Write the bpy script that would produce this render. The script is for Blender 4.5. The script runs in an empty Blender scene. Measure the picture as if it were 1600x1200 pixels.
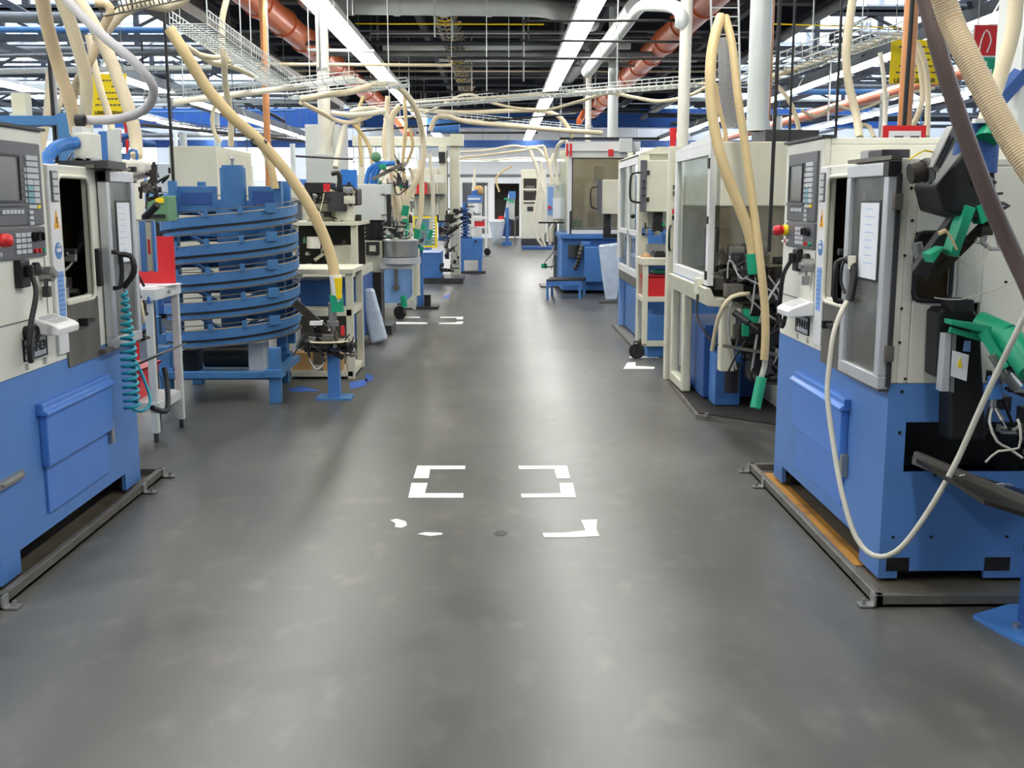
import bpy, math, random
from mathutils import Vector, Matrix
random.seed(7)
SC = bpy.context.scene
COL = SC.collection
R = math.radians
# ------------------------------------------------------------------ camera
FPX, HEYE = 1700.0, 1.5
TH = math.atan(285 / FPX)
PS = math.atan(22 / FPX * math.cos(TH))
CF = Vector((math.sin(PS) * math.cos(TH), math.cos(PS) * math.cos(TH), -math.sin(TH)))
CR = Vector((math.cos(PS), -math.sin(PS), 0))
CU = CR.cross(CF)
cd = bpy.data.cameras.new('camera')
cd.sensor_width = 36; cd.lens = FPX / 1600 * 36; cd.clip_start = .05; cd.clip_end = 300
cam = bpy.data.objects.new('camera', cd); COL.objects.link(cam)
m3 = Matrix((CR, CU, -CF)).transposed()
cam.matrix_world = Matrix.Translation((0, 0, HEYE)) @ m3.to_4x4()
SC.camera = cam
# ------------------------------------------------------------------ world and exposure
W = bpy.data.worlds.new('daylight'); SC.world = W; W.use_nodes = True
wn = W.node_tree; bg = wn.nodes['Background']
bg.inputs[0].default_value = (.86, .93, 1, 1); bg.inputs[1].default_value = 4.2
SC.view_settings.view_transform = 'Standard'; SC.view_settings.look = 'None'
SC.view_settings.exposure = 0.78; SC.view_settings.gamma = 1
SC.view_settings.use_curve_mapping = False
SC.cycles.max_bounces = 6; SC.cycles.transparent_max_bounces = 12
SC.cycles.sample_clamp_indirect = 6
LAMP_POWER = 13.0

def at(px, py, Y):
    d = CF + CR * ((px - 800) / FPX) + CU * ((600 - py) / FPX)
    return Vector((0, 0, HEYE)) + d * (Y / d.y)
def flo(px, py, z=0):
    d = CF + CR * ((px - 800) / FPX) + CU * ((600 - py) / FPX)
    return Vector((0, 0, HEYE)) + d * ((z - HEYE) / d.z)
# ------------------------------------------------------------------ materials
def lin(c):
    return tuple((x / 255 / 12.92 if x <= 10 else ((x / 255 + .055) / 1.055) ** 2.4) for x in c)
M = {}
def mat(n, c, rough=.5, metal=0, var=.1, scale=7, bump=0, dirt=None, spec=None, bscale=60):
    m = bpy.data.materials.new(n); m.use_nodes = True; nt = m.node_tree; b = nt.nodes['Principled BSDF']
    L = lin(c)
    tc = nt.nodes.new('ShaderNodeTexCoord'); nz = nt.nodes.new('ShaderNodeTexNoise')
    nz.inputs['Scale'].default_value = scale; nz.inputs['Detail'].default_value = 5
    nt.links.new(tc.outputs['Object'], nz.inputs['Vector'])
    cr = nt.nodes.new('ShaderNodeValToRGB'); e = cr.color_ramp.elements
    e[0].position = .3; e[1].position = .7
    lo = lin(dirt) if dirt else tuple(x * (1 - var) for x in L)
    e[0].color = (*lo, 1); e[1].color = (*(min(1, x * (1 + var * .6)) for x in L), 1)
    if dirt: e[0].position = .25; e[1].position = .48
    nt.links.new(nz.outputs['Fac'], cr.inputs[0]); nt.links.new(cr.outputs[0], b.inputs['Base Color'])
    b.inputs['Roughness'].default_value = rough; b.inputs['Metallic'].default_value = metal
    if bump:
        n2 = nt.nodes.new('ShaderNodeTexNoise'); n2.inputs['Scale'].default_value = bscale
        bp = nt.nodes.new('ShaderNodeBump'); bp.inputs['Strength'].default_value = bump; bp.inputs['Distance'].default_value = .01
        nt.links.new(tc.outputs['Object'], n2.inputs['Vector']); nt.links.new(n2.outputs['Fac'], bp.inputs['Height']); nt.links.new(bp.outputs[0], b.inputs['Normal'])
    M[n] = m; return m
def emat(n, c, s):
    m = bpy.data.materials.new(n); m.use_nodes = True; nt = m.node_tree; nt.nodes.clear()
    o = nt.nodes.new('ShaderNodeOutputMaterial'); e = nt.nodes.new('ShaderNodeEmission')
    e.inputs[0].default_value = (*c, 1); e.inputs[1].default_value = s; nt.links.new(e.outputs[0], o.inputs[0]); M[n] = m
def gmat(n, tint, film, filmcol, gloss=.1, rough=.08):
    m = bpy.data.materials.new(n); m.use_nodes = True; nt = m.node_tree; nt.nodes.clear(); N = nt.nodes.new; K = nt.links.new
    o = N('ShaderNodeOutputMaterial'); t = N('ShaderNodeBsdfTransparent'); t.inputs[0].default_value = (*tint, 1)
    d = N('ShaderNodeBsdfDiffuse'); d.inputs[0].default_value = (*filmcol, 1)
    g = N('ShaderNodeBsdfGlossy'); g.inputs['Roughness'].default_value = rough; g.inputs[0].default_value = (.8, .85, .85, 1)
    tc = N('ShaderNodeTexCoord'); nz = N('ShaderNodeTexNoise'); nz.inputs['Scale'].default_value = 5; K(tc.outputs['Object'], nz.inputs['Vector'])
    mp = N('ShaderNodeMapRange'); mp.inputs[1].default_value = .3; mp.inputs[2].default_value = .7; mp.inputs[3].default_value = film * .5; mp.inputs[4].default_value = film * 1.5
    K(nz.outputs['Fac'], mp.inputs[0])
    a = N('ShaderNodeMixShader'); K(mp.outputs[0], a.inputs[0]); K(t.outputs[0], a.inputs[1]); K(d.outputs[0], a.inputs[2])
    b = N('ShaderNodeMixShader'); b.inputs[0].default_value = gloss; K(a.outputs[0], b.inputs[1]); K(g.outputs[0], b.inputs[2]); K(b.outputs[0], o.inputs[0]); M[n] = m
mat('offwhite', (228, 226, 212), .42, 0, .05, 5)
mat('cream', (216, 214, 194), .45, 0, .06, 5)
mat('beige', (208, 206, 184), .5, 0, .08, 6)
mat('palegrey', (206, 210, 206), .45, 0, .05, 5)
mat('white', (228, 228, 226), .45, 0, .04, 5)
mat('paper', (232, 234, 238), .7, 0, .04, 12)
mat('lathe_blue', (84, 130, 194), .42, 0, .07, 4)
mat('lathe_blue_light', (78, 130, 208), .38, 0, .05, 4)
mat('ring_blue', (66, 118, 170), .45, 0, .12, 5)
mat('mid_blue', (68, 120, 186), .45, 0, .12, 5)
mat('deep_blue', (46, 86, 150), .5, 0, .12, 5)
mat('bright_blue', (44, 120, 208), .4, 0, .06, 6)
mat('pale_blue', (130, 170, 225), .5, 0, .1, 6)
mat('teal', (30, 150, 170), .4, 0, .1, 8)
mat('green', (18, 158, 116), .45, 0, .1, 8)
mat('dull_green', (104, 150, 110), .5, 0, .1, 8)
mat('red', (214, 36, 40), .4, 0, .08, 6)
mat('black', (22, 22, 24), .5, 0, .15, 8)
mat('charcoal', (52, 52, 55), .5, 0, .15, 8)
mat('panel_grey', (92, 93, 98), .45, 0, .06, 8)
mat('screen', (110, 110, 106), .25, 0, .08, 3)
mat('key', (196, 198, 200), .5, 0, .04, 8)
mat('key_teal', (120, 170, 178), .5, 0, .04, 8)
mat('yellow', (255, 222, 16), .5, 0, .04, 6)
mat('orange_label', (240, 170, 20), .5, 0, .04, 6)
mat('steel', (165, 165, 162), .35, .75, .12, 9)
mat('dull_steel', (118, 114, 106), .5, .6, .22, 7)
mat('aluminium', (205, 207, 210), .38, .45, .05, 7)
mat('dark_metal', (58, 54, 50), .5, .5, .3, 8)
mat('oily', (44, 40, 34), .35, .3, .35, 10)
mat('inside', (78, 64, 44), .7, 0, .4, 5)
mat('hose_beige', (222, 208, 176), .55, 0, .07, 9)
mat('hose_tan', (214, 190, 140), .5, 0, .07, 9)
mat('hose_white', (226, 220, 200), .5, 0, .06, 9)
mat('hose_grey', (190, 186, 186), .45, 0, .06, 9)
mat('hose_brown', (122, 104, 98), .35, 0, .12, 9)
mat('groove', (196, 168, 128), .6, 0, .07, 9)
mat('groove_dark', (78, 62, 58), .5, 0, .1, 9)
mat('cable', (206, 202, 186), .5, 0, .05, 9)
mat('copper', (208, 142, 90), .32, .2, .12, 5)
mat('orange_pipe', (206, 106, 62), .35, .1, .1, 4)
mat('duct', (198, 204, 202), .4, .1, .06, 4)
mat('pipe_grey', (120, 122, 122), .5, .2, .15, 5)
mat('beam_dark', (50, 54, 62), .6, 0, .2, 4)
mat('beam_brown', (92, 88, 82), .7, 0, .2, 4)
mat('ceil', (74, 72, 68), .8, 0, .2, 1.5)
mat('wallpaint', (236, 238, 240), .7, 0, .05, 1)
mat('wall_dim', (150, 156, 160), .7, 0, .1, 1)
mat('crane_blue', (40, 92, 168), .5, 0, .1, 3)
mat('floor_white', (232, 232, 228), .55, 0, .1, 40, dirt=(196, 196, 190))
mat('tray_steel', (104, 96, 82), .35, .35, .3, 6, dirt=(66, 58, 46))
mat('rust', (158, 112, 44), .7, .1, .4, 4, dirt=(110, 72, 34))
mat('mat_black', (40, 37, 34), .9, 0, .25, 60, bump=.6, bscale=120)
mat('tape_blue', (52, 96, 176), .6, 0, .1, 9)
mat('wood', (190, 150, 92), .6, 0, .15, 9)
mat('film', (208, 222, 238), .16, .15, .12, 9, bump=1, bscale=16)
mat('skin_tan', (170, 130, 90), .6, 0, .1, 9)
mat('bag', (206, 216, 226), .4, 0, .06, 9, bump=.8, bscale=20)
gmat('glass', (.9, .92, .91), .06, (.6, .6, .56))
gmat('grimy_glass', (.62, .62, .6), .3, (.42, .42, .40), .12, .15)
gmat('brown_glass', (.62, .58, .5), .22, (.36, .32, .25), .12, .1)
gmat('sky_glass', (.95, .97, 1), .05, (.8, .85, .9), .05, .1)
gmat('clear_hose', (.85, .83, .78), .5, (.75, .72, .64), .12, .2)
emat('tube_light', (1, .985, .94), LAMP_POWER)
emat('red_glow', (1, .06, .05), 1.2)
# ------------------------------------------------------------------ mesh builder
def catmull(pts, step):
    pts = [Vector(p) for p in pts]
    if len(pts) < 3:
        n = max(1, int((pts[1] - pts[0]).length / step)); return [pts[0].lerp(pts[1], i / n) for i in range(n + 1)]
    P = [pts[0] * 2 - pts[1]] + pts + [pts[-1] * 2 - pts[-2]]; out = []
    for i in range(1, len(P) - 2):
        a, b, c, d = P[i - 1:i + 3]; n = max(2, min(400, int((c - b).length / step)))
        for k in range(n):
            t = k / n
            out.append(.5 * ((2 * b) + (c - a) * t + (2 * a - 5 * b + 4 * c - d) * t * t + (3 * b - a - 3 * c + d) * t ** 3))
    out.append(pts[-1]); return out
class MB:
    def __init__(s): s.v = []; s.f = []; s.mi = []; s.sm = []; s.X = None
    def _a(s, vs, fs, m, sm):
        o = len(s.v)
        s.v += [s.X @ Vector(v) for v in vs] if s.X else [Vector(v) for v in vs]
        for f in fs: s.f.append([i + o for i in f]); s.mi.append(m); s.sm.append(sm)
    def box(s, x0, x1, y0, y1, z0, z1, m=0):
        if x0 > x1: x0, x1 = x1, x0
        if y0 > y1: y0, y1 = y1, y0
        if z0 > z1: z0, z1 = z1, z0
        s._a([(x0, y0, z0), (x1, y0, z0), (x1, y1, z0), (x0, y1, z0), (x0, y0, z1), (x1, y0, z1), (x1, y1, z1), (x0, y1, z1)],
             [(3, 2, 1, 0), (4, 5, 6, 7), (0, 1, 5, 4), (1, 2, 6, 5), (2, 3, 7, 6), (3, 0, 4, 7)], m, False); return s
    def obox(s, c, size, mx, m=0):
        o = s.X; s.X = (o or Matrix()) @ Matrix.Translation(c) @ mx.to_4x4(); x, y, z = (q / 2 for q in size)
        s.box(-x, x, -y, y, -z, z, m); s.X = o; return s
    def bar(s, p, q, w, h, m=0, up=(0, 0, 1)):
        p, q = Vector(p), Vector(q); d = q - p; L = d.length; d.normalize(); u = Vector(up)
        if abs(d.dot(u)) > .98: u = Vector((1, 0, 0))
        sd = d.cross(u).normalized(); u = sd.cross(d)
        return s.obox((p + q) / 2, (w, L, h), Matrix((sd, d, u)).transposed(), m)
    def cyl(s, p, q, r, n=14, m=0, r2=None, caps=True):
        p, q = Vector(p), Vector(q); d = (q - p).normalized(); a = d.orthogonal().normalized(); b = d.cross(a); r2 = r if r2 is None else r2
        ring = lambda c, r: [c + a * (r * math.cos(2 * math.pi * i / n)) + b * (r * math.sin(2 * math.pi * i / n)) for i in range(n)]
        A, B = ring(p, r), ring(q, r2)
        s._a(A + B, [(i, (i + 1) % n, n + (i + 1) % n, n + i) for i in range(n)], m, True)
        if caps: s._a(A, [tuple(range(n))[::-1]], m, False); s._a(B, [tuple(range(n))], m, False)
        return s
    def tube(s, pts, r, n=8, m=0, step=.05, rib=0, closed=False, raw=False):
        P = [Vector(p) for p in pts] if raw else catmull(pts, .02 if rib else step)
        if rib:                                   # even spacing so that every second ring is a rib
            Q = [P[0]]; acc = 0
            for u, w in zip(P, P[1:]):
                L = (w - u).length; d = step - acc
                while d <= L: Q.append(u.lerp(w, d / L)); d += step
                acc = L - (d - step)
            P = Q
        N = len(P); vs = []; a = None
        for i, p in enumerate(P):
            d = (P[min(i + 1, N - 1)] - P[max(i - 1, 0)])
            d = d.normalized() if d.length > 1e-9 else Vector((0, 0, 1))
            a = d.orthogonal().normalized() if a is None else (a - d * a.dot(d)).normalized()
            b = d.cross(a); k = r * (1 - (rib * 2 if i % 3 == 2 else 0))
            vs += [p + a * (k * math.cos(2 * math.pi * j / n)) + b * (k * math.sin(2 * math.pi * j / n)) for j in range(n)]
        fs = [(i * n + j, i * n + (j + 1) % n, (i + 1) * n + (j + 1) % n, (i + 1) * n + j) for i in range(N - 1) for j in range(n)]
        if rib:
            s._a(vs, [f for i, f in enumerate(fs) if (i // n) % 3 == 0], m, False); o = len(s.v) - len(vs)
            for i, f in enumerate(fs):
                if (i // n) % 3: s.f.append([q + o for q in f]); s.mi.append(m + 1); s.sm.append(True)
        else: s._a(vs, fs, m, True)
        s._a(vs[:n], [tuple(range(n))[::-1]], m, False); s._a(vs[-n:], [tuple(range(n))], m, False); return s
    def prism(s, poly, ax, a0, a1, m=0):
        n = len(poly); pt = {'x': lambda u, v, w: (w, u, v), 'y': lambda u, v, w: (u, w, v), 'z': lambda u, v, w: (u, v, w)}[ax]
        vs = [pt(u, v, a0) for u, v in poly] + [pt(u, v, a1) for u, v in poly]
        s._a(vs, [tuple(range(n))[::-1], tuple(range(n, 2 * n))] + [(i, (i + 1) % n, n + (i + 1) % n, n + i) for i in range(n)], m, False); return s
    def lathe(s, prof, c=(0, 0, 0), n=24, m=0, ax='z'):
        vs = []
        for r, z in prof:
            for i in range(n):
                x, y = r * math.cos(2 * math.pi * i / n), r * math.sin(2 * math.pi * i / n)
                v = (x, y, z) if ax == 'z' else ((z, x, y) if ax == 'x' else (x, z, y)); vs.append(Vector(v) + Vector(c))
        k = len(prof)
        s._a(vs, [(i * n + j, i * n + (j + 1) % n, (i + 1) * n + (j + 1) % n, (i + 1) * n + j) for i in range(k - 1) for j in range(n)], m, True)
        for i, rv in ((0, 1), (k - 1, 0)):
            if prof[i][0] > 1e-4: s._a(vs[i * n:(i + 1) * n], [tuple(range(n))[::-1] if rv else tuple(range(n))], m, False)
        return s
    def ball(s, c, r, m=0, n=12, sz=1):
        return s.lathe([(r * math.sin(math.pi * i / 8) + 1e-5, -r * sz * math.cos(math.pi * i / 8)) for i in range(9)], c, n, m)
    def rim(s, x0, x1, z0, z1, w, y0, y1, m=0):      # rectangular frame in the xz plane
        s.box(x0, x1, y0, y1, z0, z0 + w, m); s.box(x0, x1, y0, y1, z1 - w, z1, m)
        s.box(x0, x0 + w, y0, y1, z0 + w, z1 - w, m); s.box(x1 - w, x1, y0, y1, z0 + w, z1 - w, m); return s
    def rimx(s, y0, y1, z0, z1, w, x0, x1, m=0):
        s.box(x0, x1, y0, y1, z0, z0 + w, m); s.box(x0, x1, y0, y1, z1 - w, z1, m)
        s.box(x0, x1, y0, y0 + w, z0 + w, z1 - w, m); s.box(x0, x1, y1 - w, y1, z0 + w, z1 - w, m); return s
WORLDLOC = {}
def mesh_obj(name, mb, mats, off=(0, 0, 0), bevel=0):
    if isinstance(mats, str): mats = [mats]
    me = bpy.data.meshes.new(name); o = Vector(off)
    me.from_pydata([v - o for v in mb.v], [], mb.f)
    for q in mats: me.materials.append(M[q])
    me.polygons.foreach_set('material_index', mb.mi); me.polygons.foreach_set('use_smooth', mb.sm)
    import bmesh
    b = bmesh.new(); b.from_mesh(me); bmesh.ops.recalc_face_normals(b, faces=b.faces); b.to_mesh(me); b.free()
    me.update()
    ob = bpy.data.objects.new(name, me); COL.objects.link(ob)
    if bevel:
        bv = ob.modifiers.new('bevel', 'BEVEL'); bv.width = bevel; bv.segments = 2; bv.limit_method = 'ANGLE'; bv.angle_limit = R(50)
    return ob
def tag(o, label, cat, group=None):
    o['label'] = label; o['category'] = cat
    if group: o['group'] = group
    return o
def T(name, label, cat, loc=(0, 0, 0), rz=0, group=None, world=True):
    o = bpy.data.objects.new(name, None); COL.objects.link(o); o.empty_display_size = .1
    o.location = loc; o.rotation_euler = (0, 0, rz); WORLDLOC[o.name] = Vector(loc) if world else Vector((0, 0, 0))
    return tag(o, label, cat, group)
def P(par, name, mb, mats, bevel=0, label=None):
    o = mesh_obj(name, mb, mats, WORLDLOC.get(par.name, (0, 0, 0)), bevel); o.parent = par
    WORLDLOC[o.name] = WORLDLOC.get(par.name, Vector((0, 0, 0)))
    if label: o['label'] = label
    return o
def S(name, mb, mats, label, cat, group=None, bevel=0):
    xs = [v.x for v in mb.v]; ys = [v.y for v in mb.v]; zs = [v.z for v in mb.v]
    c = Vector(((min(xs) + max(xs)) / 2, (min(ys) + max(ys)) / 2, min(zs)))
    o = mesh_obj(name, mb, mats, c, bevel); o.location = c; WORLDLOC[o.name] = c
    return tag(o, label, cat, group)
def ST(name, mb, mats, bevel=0):
    o = mesh_obj(name, mb, mats, (0, 0, 0), bevel); o['kind'] = 'structure'; return o
def copy_tree(o, par=None):
    c = o.copy(); COL.objects.link(c); c.parent = par
    for ch in list(o.children): copy_tree(ch, c)
    return c
def words(par, name, s, size, loc, rot, m, label=None, bold=0):
    cu = bpy.data.curves.new(name, 'FONT'); cu.body = s; cu.size = size; cu.align_x = 'CENTER'; cu.align_y = 'CENTER'; cu.extrude = .0008; cu.offset = bold
    t = bpy.data.objects.new(name + '_curve', cu); COL.objects.link(t)
    bpy.context.view_layer.update()
    me = bpy.data.meshes.new_from_object(t.evaluated_get(bpy.context.evaluated_depsgraph_get()))
    bpy.data.objects.remove(t); me.materials.clear(); me.materials.append(M[m])
    o = bpy.data.objects.new(name, me); COL.objects.link(o); o.parent = par
    o.location = Vector(loc) - WORLDLOC.get(par.name, Vector((0, 0, 0))); o.rotation_euler = rot
    if label: o['label'] = label
    return o
ORD = 'first second third fourth fifth sixth seventh eighth ninth tenth eleventh twelfth thirteenth fourteenth fifteenth sixteenth seventeenth eighteenth nineteenth twentieth'.split()
ORD += ['twenty-' + w for w in ORD[:9]]
def hose(name, pts, wpx, m, label, cat='hose', rib=0, step=None, n=10, group=None, cuffs=(), yref=None):
    """pts = (px, py, depth); wpx = width seen in the photograph's pixels at the first depth"""
    P3 = [at(*p) for p in pts]; yr = yref or sum(p[2] for p in pts) / len(pts); r = wpx / 2 / FPX * yr
    if pts[0][1] < -4: 
        d0 = P3[0] - P3[1]                       # goes on up to the ceiling services
        for _ in range(6):
            if P3[0].z < 4.2: P3.insert(0, P3[0] + d0)
    if pts[-1][0] > 1605: P3.append(P3[-1] + Vector((.3, .15, -.5)))
    mb = MB().tube(P3, r, n, step=step or (r * .075 if rib else .06), rib=rib)
    o = S(name, mb, [m, {'hose_brown': 'groove_dark', 'hose_grey': 'pipe_grey', 'mid_blue': 'deep_blue', 'bright_blue': 'mid_blue'}.get(m, 'groove')] if rib else m, label, cat, group)
    for end, ln, cm in cuffs:
        a, b = (P3[0], P3[1]) if end == 0 else (P3[-1], P3[-2]); d = (b - a).normalized()
        P(o, 'cuff', MB().cyl(a - d * .01, a + d * ln, r * 1.25, 14), cm, label={'green': 'green hose cuff', 'black': 'black hose cuff', 'steel': 'metal hose cuff'}.get(cm))
    return o
# ================================================================== setting
fm = bpy.data.materials.new('floor'); fm.use_nodes = True; nt = fm.node_tree; N = nt.nodes.new; K = nt.links.new; b = nt.nodes['Principled BSDF']
tc = N('ShaderNodeTexCoord')
def noise(sc, det=6, stretch=None):
    n = N('ShaderNodeTexNoise'); n.inputs['Scale'].default_value = sc; n.inputs['Detail'].default_value = det
    if stretch:
        mp = N('ShaderNodeMapping'); mp.inputs['Scale'].default_value = stretch; K(tc.outputs['Object'], mp.inputs[0]); K(mp.outputs[0], n.inputs['Vector'])
    else: K(tc.outputs['Object'], n.inputs['Vector'])
    return n
n1, n2, n3 = noise(.9), noise(3.0, 8, (1, .25, 1)), noise(260, 2)
def ramp(src, a, bb, ca, cb):
    r = N('ShaderNodeValToRGB'); e = r.color_ramp.elements; e[0].position = a; e[1].position = bb; e[0].color = (*ca, 1); e[1].color = (*cb, 1); K(src, r.inputs[0]); return r
r1 = ramp(n1.outputs['Fac'], .3, .75, lin((76, 75, 71)), lin((94, 93, 88)))
r2 = ramp(n2.outputs['Fac'], .35, .7, (.78, .78, .77), (1.16, 1.16, 1.15))
mx = N('ShaderNodeMix'); mx.data_type = 'RGBA'; mx.blend_type = 'MULTIPLY'; mx.inputs[0].default_value = 1
K(r1.outputs[0], mx.inputs[6]); K(r2.outputs[0], mx.inputs[7])
r3 = ramp(n3.outputs['Fac'], .4, .6, (.93, .93, .93), (1.07, 1.07, 1.07))
mx2 = N('ShaderNodeMix'); mx2.data_type = 'RGBA'; mx2.blend_type = 'MULTIPLY'; mx2.inputs[0].default_value = 1
K(mx.outputs[2], mx2.inputs[6]); K(r3.outputs[0], mx2.inputs[7])
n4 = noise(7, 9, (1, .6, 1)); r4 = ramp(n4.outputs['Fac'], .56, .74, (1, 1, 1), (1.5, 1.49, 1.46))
n5 = noise(2.2, 7); r5 = ramp(n5.outputs['Fac'], .3, .44, (.72, .72, .72), (1, 1, 1))
prev = mx2
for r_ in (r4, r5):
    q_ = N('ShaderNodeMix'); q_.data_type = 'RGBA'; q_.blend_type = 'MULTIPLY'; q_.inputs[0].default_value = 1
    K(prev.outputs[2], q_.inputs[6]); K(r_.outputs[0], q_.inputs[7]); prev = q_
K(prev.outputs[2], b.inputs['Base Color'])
rr = N('ShaderNodeMapRange'); rr.inputs[1].default_value = .3; rr.inputs[2].default_value = .7; rr.inputs[3].default_value = .33; rr.inputs[4].default_value = .39
K(n2.outputs['Fac'], rr.inputs[0]); K(rr.outputs[0], b.inputs['Roughness']); b.inputs['Specular IOR Level'].default_value = .6
M['floor'] = fm
XL, XR, YN, YF, ZC = -22.0, 22.0, -6.0, 46.0, 5.4
ST('floor', MB().box(XL, XR, YN, YF, -.2, 0), 'floor')
# end wall with window openings and a dark doorway
def wall_y(name, y0, y1, x0, x1, z1, holes, m):
    mb = MB(); xs = sorted({x0, x1, *[h[0] for h in holes], *[h[1] for h in holes]})
    for a, c in zip(xs, xs[1:]):
        hs = [h for h in holes if h[0] <= a + 1e-6 and h[1] >= c - 1e-6]
        z = 0
        for h in sorted(hs, key=lambda h: h[2]):
            if h[2] > z: mb.box(a, c, y0, y1, z, h[2])
            z = h[3]
        if z < z1: mb.box(a, c, y0, y1, z, z1)
    ST(name, mb, m)
HOLES = [(-1.55, -.35, .1, 2.35), (-.2, .95, 0, 2.3)]
WIN = [(-19, -14), (-13.4, -8.4), (-7.8, -3.2), (3.2, 7.8), (8.4, 13.4), (14, 19)]
wall_y('wall_far', YF, YF + .3, XL, XR, 8, HOLES + [(a, c, 2.3, 4.0) for a, c in WIN], 'wallpaint')
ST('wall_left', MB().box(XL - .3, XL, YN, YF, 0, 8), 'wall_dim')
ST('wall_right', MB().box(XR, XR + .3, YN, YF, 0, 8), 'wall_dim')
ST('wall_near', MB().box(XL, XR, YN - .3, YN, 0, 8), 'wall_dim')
ST('wall_recess', MB().box(-1.7, 1.1, YF + 2.2, YF + 2.4, 0, 2.8).box(-1.7, -1.6, YF + .3, YF + 2.2, 0, 2.8).box(1.0, 1.1, YF + .3, YF + 2.2, 0, 2.8).box(-1.7, 1.1, YF + .3, YF + 2.4, 2.6, 2.8).box(-1.7, 1.1, YF + .3, YF + 2.4, -.1, 0), 'beam_brown')
w = ST('door_1', MB().rim(-.2, .95, 0, 2.3, .06, YF - .04, YF + .1), 'white')
w = ST('window_1', MB().rim(-1.55, -.35, .1, 2.35, .07, YF - .03, YF + .1).box(-.98, -.92, YF, YF + .06, .17, 2.28), 'white')
P(w, 'pane', MB().box(-1.48, -.42, YF + .02, YF + .03, .17, 2.28), 'sky_glass')
for i, (a, c) in enumerate(WIN):
    mb = MB().rim(a, c, 2.3, 4.0, .06, YF, YF + .1)
    for k in range(1, 5): x = a + (c - a) * k / 5; mb.box(x - .025, x + .025, YF + .02, YF + .08, 2.36, 3.94)
    mb.box(a, c, YF + .02, YF + .08, 3.1, 3.15)
    w = ST('window_%d' % (i + 2), mb, 'white'); P(w, 'pane', MB().box(a + .06, c - .06, YF + .045, YF + .05, 2.36, 3.94), 'sky_glass')
ST('trim_1', MB().box(-3.2, 3.2, YF - .05, YF, 2.5, 2.62), 'pipe_grey')
# flat roof over the middle bay, saw-tooth roof lights either side
CX0, CX1 = -5.2, 5.9
ST('ceiling', MB().box(CX0, CX1, YN, YF, ZC, ZC + .2), 'ceil')
tn = 2
wn_ = 9
ZL = 4.8
YS = [YN + .1, 2, 8, 14, 20, 26, 32, 38, 44.5]
for side, (xa, xb) in (('left', (XL, CX0)), ('right', (CX1, XR))):
    roof = MB()
    for a, c in zip(YS, YS[1:]):
        gl = MB(); nn = 9
        def slab(q, u0, u1, d):
            q._a([(u0, a, ZL), (u1, a, ZL), (u1, c, 7.4), (u0, c, 7.4), (u0, a, ZL + d), (u1, a, ZL + d), (u1, c, 7.4 + d), (u0, c, 7.4 + d)],
                 [(3, 2, 1, 0), (4, 5, 6, 7), (0, 1, 5, 4), (1, 2, 6, 5), (2, 3, 7, 6), (3, 0, 4, 7)], 0, False)
        for k in range(nn):
            u0 = xa + (xb - xa) * k / nn; u1 = xa + (xb - xa) * (k + 1) / nn; um = u0 + (u1 - u0) * .36
            slab(roof, u0, um, .1); slab(gl, um, u1, .01)
        w = ST('window_%d' % wn_, gl, 'sky_glass'); wn_ += 1
        mb = MB(); n = 11
        mb.box(xa, xb, c - .06, c + .06, ZL, ZL + .1).box(xa, xb, c - .06, c + .06, 7.3, 7.45)
        for k in range(n + 1):
            x = xa + (xb - xa) * k / n; mb.box(x - .06, x + .06, c - .05, c + .05, ZL + .1, 7.3)
        for z in (5.35, 5.9, 6.4, 6.9): mb.box(xa, xb, c - .04, c + .04, z, z + .07)
        w = ST('window_%d' % wn_, mb, 'beam_dark'); wn_ += 1
        P(w, 'pane', MB().box(xa, xb, c - .008, c + .008, ZL + .1, 7.3), 'sky_glass')
    ST('ceiling_' + side, roof, 'white')
    x = CX0 if side == 'left' else CX1
    ST('trim_%d' % tn, MB().box(x - .15, x + .15, YN, YF, 4.95, 7.4 if False else 5.45), 'beam_dark'); tn += 1
    # gable infill between flat and saw-tooth roofs
    g = MB()
    for a, c in zip(YS, YS[1:]): g.prism([(a, 4.8), (c, 4.8), (c, 7.4)], 'x', x - .06, x + .06)
    ST('wall_%s_gable' % side, g, 'beam_brown')
# dark transverse beams of the middle bay
for k in range(17):
    y = 12.5 + 2 * k
    ST('trim_%d' % tn, MB().box(CX0, CX1, y - .09, y + .09, 4.86 if k % 2 else 5.05, ZC).box(CX0, CX1, y - .16, y + .16, (4.86 if k % 2 else 5.05) - .03, 4.88 if k % 2 else 5.07), 'beam_dark' if k % 2 else 'beam_brown'); tn += 1
for x in (-3.9, -1.4, 1.9, 4.3):
    ST('trim_%d' % tn, MB().box(x - .06, x + .06, 4, YF, 4.7, 4.86), 'beam_dark'); tn += 1
# lattice girders carrying the roof lights
for y in (11, 15.5, 20, 24.5, 29, 33.5, 38, 42.5):
    for xa, xb in ((XL, CX0), (CX1, XR)):
        mb = MB().box(xa, xb, y - .06, y + .06, 4.28, 4.4).box(xa, xb, y - .06, y + .06, 4.74, 4.84)
        n = int((xb - xa) / 1.4)
        for k in range(n):
            x = xa + (xb - xa) * k / n; x2 = xa + (xb - xa) * (k + 1) / n; xm = (x + x2) / 2
            mb.bar((x, y, 4.4), (xm, y, 4.74), .05, .05).bar((xm, y, 4.74), (x2, y, 4.4), .05, .05)
        ST('trim_%d' % tn, mb, 'beam_dark'); tn += 1
for x in (-14, -8.8, 8, 13):
    ST('trim_%d' % tn, MB().box(x - .05, x + .05, 2, YF, 4.18, 4.28), 'beam_dark'); tn += 1
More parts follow.
